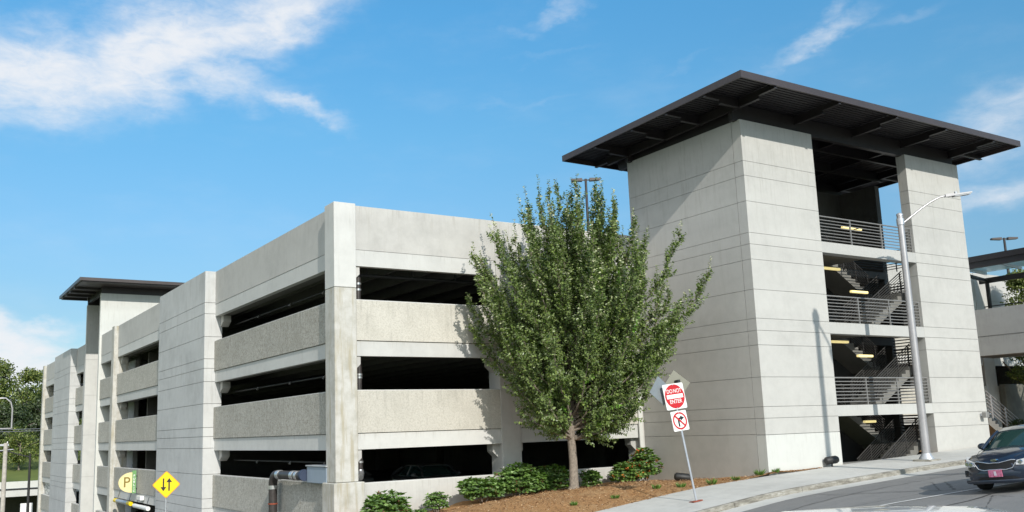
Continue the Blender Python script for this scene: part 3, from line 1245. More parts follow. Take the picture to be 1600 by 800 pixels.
def railing_front(z, x0, x1, y):
    r = MB()
    for q in range(7):
        r.tube([(x0, y, z + 0.13 + q * 0.132), (x1, y, z + 0.13 + q * 0.132)], 0.020, 8)
    r.tube([(x0, y, z + 1.07), (x1, y, z + 1.07)], 0.030, 8)
    o = tpart(r, 'railing', RAIL)
    k = 0
    for xx in (x0 + 0.06, x0 + 2.05, x0 + 4.1, x1 - 0.06):
        p = MB()
        p.box(xx - 0.025, y - 0.025, z, xx + 0.025, y + 0.025, z + 1.06)
        p.build('post', RAIL, o)


for z in (9.21, 5.96, 2.71):
    railing_front(z, 30.94, 37.21, TY0 + 0.10)
# top floor railings round the stair opening and on the open side
h = MB()
for q in range(8):
    h.tube([(TX1 - 0.12, 23.65, 9.36 + q * 0.125), (TX1 - 0.12, 27.3, 9.36 + q * 0.125)], 0.02, 6)
for yy in (24.3, 25.5, 26.7):
    h.box(TX1 - 0.14, yy, 9.2, TX1 - 0.10, yy + 0.04, 10.28)
tpart(h, 'side_railing', RAIL_DARK)
h = MB()
for q in range(8):
    h.tube([(34.62, 24.0, 9.36 + q * 0.125), (34.62, 27.2, 9.36 + q * 0.125)], 0.02, 6)
    h.tube([(34.62, 27.22, 9.36 + q * 0.125), (40.9, 27.22, 9.36 + q * 0.125)], 0.02, 6)
tpart(h, 'stairwell_railing', RAIL_DARK)

h = MB()
for q in range(62):
    zq = -0.4 + 0.145 * q
    if abs(zq - 9.2) < 0.3:
        continue
    h.tube([(TX1 - 0.22, 23.64, zq), (TX1 - 0.22, 27.29, zq)], 0.028, 5)
tpart(h, 'side_screen', RAIL_DARK)

# fluorescent fittings
for (xx, yy, zz, ln, ax) in ((33.9, 24.25, 10.28, 1.5, 'x'), (32.4, 24.3, 8.42, 1.3, 'x'), (34.05, 24.25, 7.50, 1.3, 'x'), (32.4, 24.25, 5.33, 1.3, 'x'), (34.0, 24.2, 4.76, 1.15, 'x'), (34.0, 24.2, 2.03, 0.85, 'x')):
    f = MB()
    f.cbox(xx, yy, zz - 0.05, xx + ln * 0.85, yy + 0.14, zz + 0.05, 0.02)
    o = tpart(f, 'light_fixture', TUBELIGHT)

# roof, tilting down slightly to the back
RX0, RX1, RY0, RY1 = 24.62, 43.05, 21.12, 31.6


def rz(y, base=14.49):
    return base - (y - RY0) * 0.026


def rbox(mb, x0, x1, y0, y1, d0, d1, mi=0):
    """box hanging d0..d1 below the tilted roof plane"""
    vs = []
    for dd in (d1, d0):
        for (x, y) in ((x0, y0), (x1, y0), (x1, y1), (x0, y1)):
            vs.append((x, y, rz(y) - dd))
    mb.add(vs, [(0, 3, 2, 1), (4, 5, 6, 7), (0, 1, 5, 4), (1, 2, 6, 5), (2, 3, 7, 6), (3, 0, 4, 7)], mi)


def make_roof(parent_build):
    m = MB()
    rbox(m, RX0 + 0.01, RX1 - 0.01, RY0 + 0.01, RY1 - 0.01, 0.0, 0.05)
    # corrugated deck: ribs run along x
    y = RY0 + 0.10
    while y < RY1 - 0.1:
        rbox(m, RX0 + 0.05, RX1 - 0.05, y, y + 0.10, 0.045, 0.075)
        y += 0.17
    roof = parent_build(m, 'roof', BRONZE_DECK)
    m = MB()
    rbox(m, RX0, RX1, RY0, RY0 + 0.06, -0.01, 0.25)
    rbox(m, RX0, RX1, RY1 - 0.06, RY1, -0.01, 0.25)
    rbox(m, RX0, RX0 + 0.06, RY0 + 0.06, RY1 - 0.06, -0.01, 0.25)
    rbox(m, RX1 - 0.06, RX1, RY0 + 0.06, RY1 - 0.06, -0.01, 0.25)
    m.build('fascia', BRONZE_EDGE, roof)

    def beam(x0, x1, y0, y1, d=0.55):
        b = MB()
        along_x = (x1 - x0) > (y1 - y0)
        if along_x:
            c = (y0 + y1) / 2
            rbox(b, x0, x1, y0, y1, d - 0.04, d)
            rbox(b, x0, x1, c - 0.02, c + 0.02, 0.10, d - 0.04)
        else:
            c = (x0 + x1) / 2
            rbox(b, x0, x1, y0, y1, d - 0.04, d)
            rbox(b, c - 0.02, c + 0.02, y0, y1, 0.10, d - 0.04)
        b.build('beam', BRONZE, roof)
    # girders over the walls (deep)
    for (y0, y1) in ((23.33, 23.53), (29.35, 29.55)):
        g = MB()
        rbox(g, RX0 + 1.9, RX1 - 1.9, y0, y1, 0.10, 0.80 if y0 < 25 else 0.66)
        g.build('girder', BRONZE, roof)
    g = MB()
    rbox(g, TX0 + 0.1, TX0 + 0.3, 23.55, 30.4, 0.10, 0.74)
    g.build('girder', BRONZE, roof)
    # purlins running front to back, stepped thinner at the overhangs
    for xx in (26.5, 30.15, 33.8, 37.25, 40.9):
        beam(xx - 0.07, xx + 0.07, RY0 + 0.85, RY1 - 0.9, 0.46)
        beam(xx - 0.07, xx + 0.07, RY0 + 0.06, RY0 + 0.85, 0.33)
        beam(xx - 0.07, xx + 0.07, RY1 - 0.9, RY1 - 0.06, 0.33)
    for yy in (22.97, 25.0, 27.0, 29.35):
        beam(RX0 + 0.06, RX0 + 0.85, yy - 0.07, yy + 0.07, 0.33)
        beam(RX0 + 0.85, RX0 + 2.0, yy - 0.07, yy + 0.07, 0.46)
        beam(RX1 - 1.9, RX1 - 0.06, yy - 0.07, yy + 0.07, 0.36)
    for yy in (25.0, 27.0):
        beam(TX0 + 0.4, RX1 - 1.9, yy - 0.07, yy + 0.07, 0.56)
    return roof


make_roof(tpart)
put_local(None, twr)
# sub-parts of sub-parts were written in world space too
# ------------------------------------------------------------------ far stair tower
ft = thing('stair_tower', 'small far stair tower with white wall and dark flat roof rising behind the garage parapet', 'stair tower', (14, 78, 0))
m = MB()
m.box(12.80, 74.72, -6, 22.0, 75.1, 13.62)
m.build('front_wall', C_WHITE, ft)
m = MB()
grooved(m, 12.84, 22.0, 80.85, 81.25, 13.5, -8, [9.6, 9.0, 6.1, 2.9, -0.4])
m.build('back_pier', [C_BAND, C_GROOVE], ft)
m = MB()
m.box(21.6, 75.11, -6, 21.9, 80.84, 13.55)
m.build('side_wall', C_TOWER, ft)
m = MB()
m.box(10.95, 72.70, 14.22, 24.0, 83.1, 14.46)
m.box(11.1, 72.85, 14.14, 23.85, 82.95, 14.22)
rf = m.build('roof', BRONZE_EDGE, ft)
for yy in (75.6, 77.6, 79.6, 81.6):
    m = MB()
    m.box(11.0, yy, 13.98, 12.9, yy + 0.16, 14.137)
    m.build('beam', BRONZE, rf)
m = MB()
m.box(12.85, 74.8, 13.63, 22.0, 75.0, 14.137)
m.box(12.95, 75.01, 13.68, 13.15, 80.8, 14.137)
m.box(12.88, 80.9, 13.51, 21.9, 81.2, 14.137)
m.build('girder', BRONZE, rf)
put_local(None, ft)

# ------------------------------------------------------------------ street lamp
lx, ly = 32.85, 20.95
lz = s(lx)
lamp = thing('street_lamp', 'tall galvanised street lamp with one long curved arm on the sidewalk', 'street lamp', (lx, ly, lz))
m = MB()
m.tube([(0, 0, 0.14), (0, 0, 9.42)], [0.155, 0.115], 20)
m.build('pole', GALV_PALE, lamp)
m = MB()
m.cbox(-0.36, -0.36, -0.06, 0.36, 0.36, 0.06, 0.03)
m.build('footing', KERB, lamp)
m = MB()
m.tube([(0, 0, 0.06), (0, 0, 0.10), (0, 0, 0.22), (0, 0, 0.28)], [0.27, 0.27, 0.185, 0.165], 18)
for a in range(4):
    x, y = 0.22 * math.cos(a * PI / 2 + .78), 0.22 * math.sin(a * PI / 2 + .78)
    m.tube([(x, y, 0.06), (x, y, 0.15)], 0.03, 6)
m.build('base_plate', GALV, lamp)
m = MB()
m.tube([(0, 0, 9.05), (0, 0, 9.30)], 0.145, 16)
m.tube([(0, 0, 9.42), (0, 0, 9.50), (0, 0, 9.54)], [0.13, 0.12, 0.04], 16)
m.build('collar', GALV, lamp)
ad = Vector((2.45, -1.40, 0)).normalized()
prof = [(0.1, 9.12), (0.45, 9.38), (0.9, 9.70), (1.3, 9.95), (1.65, 10.12), (1.95, 10.19)]
m = MB()
m.tube([(ad.x * a, ad.y * a, z) for a, z in prof], [0.042, 0.040, 0.038, 0.036, 0.034, 0.032], 12)
m.build('arm', GALV_PALE, lamp)
m = MB()
nn = Vector((-ad.y, ad.x, 0))


def headbox(mb, a0, a1, w0, w1, z0, z1, t0, t1):
    vs = []
    for (a, w, z, t) in ((a0, w0, z0, t0), (a1, w1, z1, t1)):
        for sg in (-1, 1):
            for up in (0, 1):
                p = ad * a + nn * (w * sg)
                vs.append((p.x, p.y, z + up * t))
    mb.add(vs, [(0, 1, 3, 2), (4, 6, 7, 5), (0, 4, 5, 1), (2, 3, 7, 6), (0, 2, 6, 4), (1, 5, 7, 3)])


headbox(m, 1.9, 2.2, 0.07, 0.15, 10.13, 10.16, 0.10, 0.11)
headbox(m, 2.2, 2.95, 0.14, 0.13, 10.16, 10.27, 0.075, 0.05)
hd = m.build('lamp_head', GALV_PALE, lamp)
m = MB()
headbox(m, 2.25, 2.9, 0.12, 0.12, 10.13, 10.22, 0.03, 0.03)
m.build('lens', LAMPGLASS, hd)
m = MB()
p = ad * 2.35
m.tube([(p.x, p.y, 10.26), (p.x, p.y, 10.35)], 0.05, 10)
m.build('photocell', GALV, hd)

# lamp pole across the street, right of the frame: its shadow falls on the tower front
ox, oy = 27.51, 10.0
oz = road_z(ox, oy)
ol = thing('street_lamp', 'tall street lamp across the street whose shadow falls on the tower front wall', 'street lamp', (ox, oy, oz))
m = MB()
m.tube([(0, 0, 0), (0, 0, 14.1 - oz)], [0.17, 0.13], 16)
m.build('pole', GALV_PALE, ol)
m = MB()
m.tube([(0, 0, 13.6 - oz), (0, 0, 13.95 - oz)], 0.2, 14)
m.build('collar', GALV, ol)
m = MB()
m.tube([(0, 0, 13.7 - oz), (0.15, -0.7, 13.75 - oz), (0.30, -1.5, 13.75 - oz), (0.36, -1.9, 13.72 - oz)], 0.05, 8)
m.build('arm', GALV_PALE, ol)
m = MB()
m.cbox(0.22, -2.7, 13.6 - oz, 0.56, -1.9, 13.76 - oz, 0.04)
m.build('lamp_head', GALV_PALE, ol)

# ------------------------------------------------------------------ lettering


def text_mesh(name, body, size, mat, parent, mw, extrude=0.002, sx=1.0, bold=0.0, fit=None):
    cu = bpy.data.curves.new(name, 'FONT')
    cu.body = body
    cu.size = size
    cu.extrude = extrude
    cu.offset = bold
    cu.align_x = 'CENTER'
    cu.align_y = 'CENTER'
    to = bpy.data.objects.new(name, cu)
    COL.objects.link(to)
    bpy.context.view_layer.update()
    dg = bpy.context.evaluated_depsgraph_get()
    me = bpy.data.meshes.new_from_object(to.evaluated_get(dg))
    bpy.data.objects.remove(to)
    if fit:
        xs_ = [v.co.x for v in me.vertices]
        sx = fit / (max(xs_) - min(xs_))
    me.transform(Matrix.Diagonal((sx, 1, 1, 1)))
    me.transform(mw)
    me.materials.clear()
    me.materials.append(mat)
    o = bpy.data.objects.new(name, me)
    COL.objects.link(o)
    o.parent = parent
    return o


def disc(mb, cx, cz, r, y0, y1, n=40, r_in=None):
    """round plate in the xz plane (faces -y); ring when r_in given"""
    pts = [(cx + r * math.cos(2 * PI * k / n), cz + r * math.sin(2 * PI * k / n)) for k in range(n)]
    if r_in is None:
        mb.poly(pts, 'y', y0, y1)
    else:
        q = [(cx + r_in * math.cos(2 * PI * k / n), cz + r_in * math.sin(2 * PI * k / n)) for k in range(n)]
        for k in range(n):
            k2 = (k + 1) % n
            mb.poly([pts[k], pts[k2], q[k2], q[k]], 'y', y0, y1)


def rrect(w, h, r, n=5):
    pts = []
    for cx, cz, a0 in ((w - r, h - r, 0), (-w + r, h - r, 90), (-w + r, -h + r, 180), (w - r, -h + r, 270)):
        for k in range(n + 1):
            a = R(a0 + 90 * k / n)
            pts.append((cx + r * math.cos(a), cz + r * math.sin(a)))
    return pts


TXT = Matrix.Rotation(R(90), 4, 'X')     # text standing in the xz plane, read from -y

# do-not-enter sign: post leans to the left
SB = Vector((20.93, 21.06, -0.17))
ST = Vector((20.62, 21.40, 3.05))
sgn = thing('road_sign', 'leaning grey post with red DO NOT ENTER plate above a no right turn plate', 'road sign', SB)
up = (ST - SB).normalized()
yax = Vector((-0.10, -1, 0)).normalized() * -1     # local +y points away from traffic
yax = (yax - up * yax.dot(up)).normalized()
xax = yax.cross(up).normalized()
SM = Matrix((xax, yax, up)).transposed().to_4x4()
SM.translation = SB
sgn.matrix_world = SM
sgn.rotation_mode = 'XYZ'
m = MB()
m.poly([(-0.03, -0.028), (0.03, -0.028), (0.03, 0.0), (0.012, 0.028), (-0.012, 0.028), (-0.03, 0.0)], 'z', -0.2, 3.62)
m.build('post', GALV, sgn)
m = MB()
m.poly([(-0.2, -0.12), (0.18, -0.1), (0.22, 0.1), (-0.18, 0.13)], 'z', 0.0, 0.035)
m.build('ground_patch', RUST, sgn)
LS = (ST - SB).length
m = MB()
m.poly([(p[0], p[1] + LS) for p in rrect(0.43, 0.43, 0.05)], 'y', -0.045, -0.03)
pl = m.build('plate', SIGNWHITE, sgn)
pl['label'] = 'square DO NOT ENTER plate with red disc'
m = MB()
disc(m, 0, LS, 0.405, -0.050, -0.045)
m.build('red_disc', SIGNRED, pl)
m = MB()
m.box(-0.34, -0.056, LS - 0.068, 0.34, -0.050, LS + 0.068)
m.build('white_bar', SIGNWHITE, pl)
text_mesh('lettering', 'DO', 0.19, SIGNWHITE, pl, Matrix.Translation((-0.185, -0.053, LS + 0.175)) @ TXT, 0.003, 1.0, 0.001, fit=0.23)
text_mesh('lettering', 'NOT', 0.19, SIGNWHITE, pl, Matrix.Translation((0.14, -0.053, LS + 0.175)) @ TXT, 0.003, 1.0, 0.001, fit=0.33)
text_mesh('lettering', 'ENTER', 0.19, SIGNWHITE, pl, Matrix.Translation((0, -0.053, LS - 0.175)) @ TXT, 0.003, 1.0, 0.001, fit=0.50)
m = MB()
for zz in (LS + 0.36, LS - 0.36, LS - 0.52, LS - 1.05):
    disc(m, 0, zz, 0.016, -0.060, -0.03, 8)
m.build('bolt', STEEL, sgn)
L2 = LS - 0.79
m = MB()
m.poly([(p[0], p[1] + L2) for p in rrect(0.325, 0.33, 0.04)], 'y', -0.045, -0.03)
pl2 = m.build('plate', SIGNWHITE, sgn)
pl2['label'] = 'smaller white no right turn plate'
m = MB()
disc(m, 0, L2, 0.29, -0.050, -0.045, 40, 0.235)
d = 0.24 * 0.7071
w = 0.026
m.poly([(-d - w, L2 + d - w * .3), (-d + w, L2 + d + w * .6), (d + w, L2 - d + w * .3), (d - w, L2 - d - w * .6)], 'y', -0.058, -0.050)
m.build('red_ring', SIGNRED, pl2)
m = MB()
m.poly([(-0.09, L2 - 0.19), (-0.03, L2 - 0.19), (-0.03, L2 + 0.03), (0.045, L2 + 0.06), (0.045, L2 + 0.12), (-0.09, L2 + 0.09)], 'y', -0.053, -0.045)
m.poly([(0.04, L2 + 0.17), (0.04, L2 + 0.0), (0.19, L2 + 0.09)], 'y', -0.0535, -0.045)
m.build('turn_arrow', SIGNBLACK, pl2)
DIAMOND_L = simple('dull_sign_back', (0.21, 0.235, 0.25), 0.5, 0.2, 0.05)


def shrink(o, c, k):
    for q in [o] + list(o.children):
        q.data.transform(Matrix.Translation(c) @ Matrix.Diagonal((k, 1, k, 1)) @ Matrix.Translation(-Vector(c)))


shrink(pl, (0, 0, LS), 0.93)
shrink(pl2, (0, 0, L2 + 0.33), 0.93)
# two diamond plates behind, seen from the back
for (dx, dz, yaw, mat, lab) in ((-0.36, 0.24, 5, DIAMOND_L, 'bare metal back of a diamond plate, left'), (0.33, 0.36, -12, SIGNBACK2, 'tan back of a diamond plate, right')):
    m = MB()
    h = 0.47
    m.poly([(0, h), (-h, 0), (0, -h), (h, 0)], 'y', -0.004, 0.004)
    o = m.build('diamond_plate', mat, sgn)
    o.data.transform(Matrix.Translation((dx, 0.12 if dx < 0 else 0.16, LS + dz)) @ Matrix.Rotation(R(yaw), 4, 'Z'))
    o['label'] = lab
m = MB()
m.box(0.26, -0.02, LS - 0.14, 0.36, 0.14, LS + 0.5)
m.box(-0.05, 0.0, LS + 0.02, 0.36, 0.06, LS + 0.08)
m.build('bracket', BLACK, sgn)

# two-way traffic sign
yp = Vector((9.10, 37.75, 0.53))
ys_ = thing('road_sign', 'yellow diamond two-way traffic sign with two black arrows', 'road sign', (yp.x, yp.y, left_z(yp.y)), R(-14))
hz = yp.z - left_z(yp.y)
m = MB()
m.tube([(0, 0, -0.2), (0, 0, hz + 0.5)], 0.028, 8)
m.build('post', GALV, ys_)
h = 0.53


def diamond(h, r=0.06):
    pts = []
    for k in range(4):
        a = R(90 * k)
        cx, cz = (h - r * 1.414) * math.cos(a), (h - r * 1.414) * math.sin(a)
        for q in range(4):
            b = a - R(45) + R(90) * q / 3
            pts.append((cx + r * math.cos(b), cz + r * math.sin(b)))
    return pts


m = MB()
m.poly([(p[0], p[1] + hz) for p in diamond(h)], 'y', -0.045, -0.03)
pp = m.build('plate', SIGNORANGE, ys_)
m = MB()
m.poly([(p[0], p[1] + hz) for p in diamond(h - 0.035)], 'y', -0.049, -0.045)
m.build('yellow_face', SIGNYELLOW, pp)
for (cx, sg) in ((-0.105, -1), (0.105, 1)):
    m = MB()
    m.poly([(cx - 0.028, hz - sg * 0.24), (cx + 0.028, hz - sg * 0.24), (cx + 0.028, hz + sg * 0.10), (cx - 0.028, hz + sg * 0.10)], 'y', -0.054, -0.049)
    m.poly([(cx - 0.11, hz + sg * 0.09), (cx + 0.11, hz + sg * 0.09), (cx, hz + sg * 0.25)], 'y', -0.0545, -0.049)
    m.build('arrow', SIGNBLACK, pp)

# projecting parking sign
py_ = 61.0
ps = thing('parking_sign', 'half-round cream letter P sign with green PUBLIC strip jutting from the garage wall', 'sign', (12.9, py_, -0.25))
m = MB()
pts = [(-0.28, -0.62)] + [(-0.28 - 0.80 * math.sin(R(a)), -0.62 * math.cos(R(a))) for a in range(10, 180, 10)] + [(-0.28, 0.62)]
m.poly(pts, 'y', -0.05, 0.05)
cf = m.build('half_disc', CREAM, ps)
text_mesh('lettering', 'P', 0.88, OLIVE, cf, Matrix.Translation((-0.60, -0.052, 0.0)) @ TXT, 0.004, 0.95, 0.004)
m = MB()
m.box(-0.278, -0.055, -0.66, -0.04, 0.055, 0.72)
gs = m.build('strip', GREENSIGN, ps)
for k, ch in enumerate('PUBLIC'):
    text_mesh('lettering', ch, 0.19, SIGNWHITE, gs, Matrix.Translation((-0.16, -0.057, 0.40 - 0.185 * k)) @ TXT, 0.003, 1.0, 0.004)
m = MB()
m.box(-0.04, -0.03, 0.35, 0.03, 0.03, 0.42)
m.box(-0.04, -0.03, -0.42, 0.03, 0.03, -0.35)
m.build('bracket', BLACK, ps)

# clearance bars over the entrance
for (y0, y1, z, mt, lab, ends) in ((67.0, 62.0, -1.60, GALV, 'clearance bar with yellow ends hanging over the garage entrance', True), (61.0, 57.3, -1.66, SIGNWHITE, 'plain white clearance bar hanging over the garage entrance', False)):
    t = thing('clearance_bar', lab, 'clearance bar', (12.80, (y0 + y1) / 2, z))
    L = (y0 - y1) / 2
    m = MB()
    m.tube([(0, -L, 0), (0, L, 0)], 0.13, 12)
    b = m.build('bar', mt, t)
    m = MB()
    for q in (-L * 0.7, L * 0.7):
        m.tube([(0.02, q, 0.1), (0.16, q, 0.62)], 0.015, 5)
    m.build('hanger', BLACK, t)
    if ends:
        for sg in (-1, 1):
            m = MB()
            m.tube([(0, sg * (L + 0.02), 0), (0, sg * (L - 0.8), 0)], 0.136, 12)
            m.build('yellow_end', SIGNYELLOW, t)
t = thing('entrance_light', 'small pale box light on the beam above the white clearance bar', 'light', (12.9, 59.6, -1.15))
m = MB()
m.cbox(-0.18, -0.5, -0.12, 0.06, 0.5, 0.14, 0.02)
m.build('housing', SIGNWHITE, t)
m = MB()
m.box(-0.16, -0.45, -0.15, 0.02, 0.45, -0.122)
m.build('lens', LAMPGLASS, t)

# ------------------------------------------------------------------ big drain pipe and equipment box at the corner
DARKBLUE = simple('dark_blue_flange', (0.03, 0.045, 0.085), 0.5)
dp = thing('drain_pipe', 'fat black drain pipe with silver clamps bending down the garage side wall', 'drain pipe', (12.62, 35.5, 0))
m = MB()
m.tube([(0, 0, -3.2), (0, 0, 0.36)], 0.165, 18)
m.build('vertical_pipe', PIPE, dp)
m = MB()
arc = [(0, -0.42 + 0.42 * math.cos(R(a)), 0.36 + 0.42 * math.sin(R(a))) for a in range(0, 91, 10)]
m.tube(arc, 0.17, 18)
m.build('elbow', PIPE, dp)
m = MB()
m.tube([(0, -0.42, 0.78), (0, -3.2, 0.80)], 0.16, 18)
m.build('horizontal_pipe', PIPE, dp)
for (a, b_) in (((0, 0, 0.22), (0, 0, 0.36)), ((0, -0.62, 0.782), (0, -0.90, 0.783)), ((0, -2.15, 0.79), (0, -2.42, 0.79)), ((0, -2.6, 0.79), (0, -2.8, 0.79))):
    m = MB()
    m.tube([a, b_], 0.18, 18)
    m.build('clamp', STEEL, dp)
m = MB()
m.tube([(0, 0, -0.36), (0, 0, -0.31)], 0.19, 14)
m.build('strap', RUST, dp)
m = MB()
m.tube([(0, -3.2, 0.82), (0, -3.27, 0.82)], 0.21, 20)
m.tube([(0, -3.29, 0.82), (0, -3.36, 0.82)], 0.21, 20)
m.build('flange', DARKBLUE, dp)
eb = thing('equipment_box', 'blue-grey metal box at the corner column behind the drain pipe', 'equipment box', (13.0, 31.3, 0.56))
m = MB()
m.cbox(-0.32, -1.0, 0.0, 0.35, 0.80, 0.57, 0.015)
m.build('housing', BLUEGREY, eb)
m = MB()
m.cbox(-0.36, -1.05, 0.572, 0.39, 0.85, 0.62, 0.01)
m.build('lid', SIGNBACK, eb)

# ------------------------------------------------------------------ roof-deck lamp posts


def deck_lamp(x, y, z0, z1, label, yaw=0.0):
    t = thing('deck_lamp', label, 'lamp post', (x, y, z0), yaw, 'twin-head lamp posts on the garage roof')
    H = z1 - z0
    m = MB()
    m.tube([(0, 0, 0), (0, 0, H)], [0.12, 0.08], 10)
    m.build('pole', BRONZE, t)
    m = MB()
    m.box(-0.3, -0.03, H - 0.12, 0.3, 0.03, H - 0.04)
    m.build('crossarm', BRONZE, t)
    for sg in (-1, 1):
        m = MB()
        a, b = sg * 0.24, sg * 0.95
        m.poly([(a, H - 0.16), (b, H - 0.08 - 0.04), (b, H + 0.0), (a, H + 0.03)], 'y', -0.16, 0.16)
        m.build('lamp_head', BRONZE_EDGE, t)
    return t


deck_lamp(37.17, 45.33, 9.1, 18.15, 'brown twin-head lamp post on the roof deck above the leafy tree', R(-33))
deck_lamp(68.6, 35.7, 9.1, 14.95, 'brown twin-head lamp post seen above the footbridge canopy', R(-33))

# ------------------------------------------------------------------ ground floodlights and wall light


def flood(x, y, z, yaw, label, pitch):
    t = thing('floodlight', label, 'floodlight', (x, y, z), yaw)
    m = MB()
    c, sn = math.cos(pitch), math.sin(pitch)
    m.tube([(-0.30 * c, 0, -0.30 * sn), (-0.24 * c, 0, -0.24 * sn), (0.2 * c, 0, 0.2 * sn), (0.27 * c, 0, 0.27 * sn)], [0.10, 0.145, 0.15, 0.12], 14)
    m.build('housing', BLACK, t)
    m = MB()
    m.tube([(0, 0, -0.1), (0, 0, -0.45)], 0.03, 8)
    m.build('stake', BLACK, t)
    m = MB()
    m.tube([(0.27 * c, 0, 0.27 * sn), (0.285 * c, 0, 0.285 * sn)], 0.118, 14)
    m.build('lens', LAMPGLASS, t)


flood(24.55, 25.3, 0.27, R(-30), 'black tube floodlight by the shaded tower wall behind the sign post', R(-8))
flood(30.0, 22.98, 0.66, R(-8), 'black tube floodlight by the white base panel at the pavement edge', R(4))
t = thing('wall_light', 'small grey light on the right edge of the tower front', 'wall light', (40.75, 23.17, 2.15))
m = MB()
m.cbox(-0.10, -0.28, -0.13, 0.14, -0.08, 0.12, 0.02)
m.build('housing', RAIL, t)
m = MB()
m.box(-0.05, -0.08, -0.05, 0.06, 0.03, 0.06)
m.tube([(0.1, -0.14, 0.0), (0.55, -0.12, 0.03)], 0.02, 6)
m.build('bracket', GALV, t)

# ------------------------------------------------------------------ foliage


def leaves(mb, p, ax, nrm, L, W, mi=0, curl=0.25):
    """one leaf: 4-point blade folded along the midrib (2 quads)"""
    sd = ax.cross(nrm)
    if sd.length < 1e-5:
        sd = ax.orthogonal()
    sd.normalize()
    nr = sd.cross(ax)
    a = p
    b = p + ax * L
    q = p + ax * (L * 0.45)
    l = q + sd * W * 0.5 + nr * (W * curl)
    r = q - sd * W * 0.5 + nr * (W * curl)
    n = len(mb.v)
    mb.v += [tuple(a), tuple(r), tuple(b), tuple(l)]
    mb.f += [[n, n + 1, n + 2, n + 3]]
    mb.mi += [mi]
    mb.sm += [False]


def rv3(rg, s_=1.0):
    return Vector((rg.gauss(0, s_), rg.gauss(0, s_), rg.gauss(0, s_)))


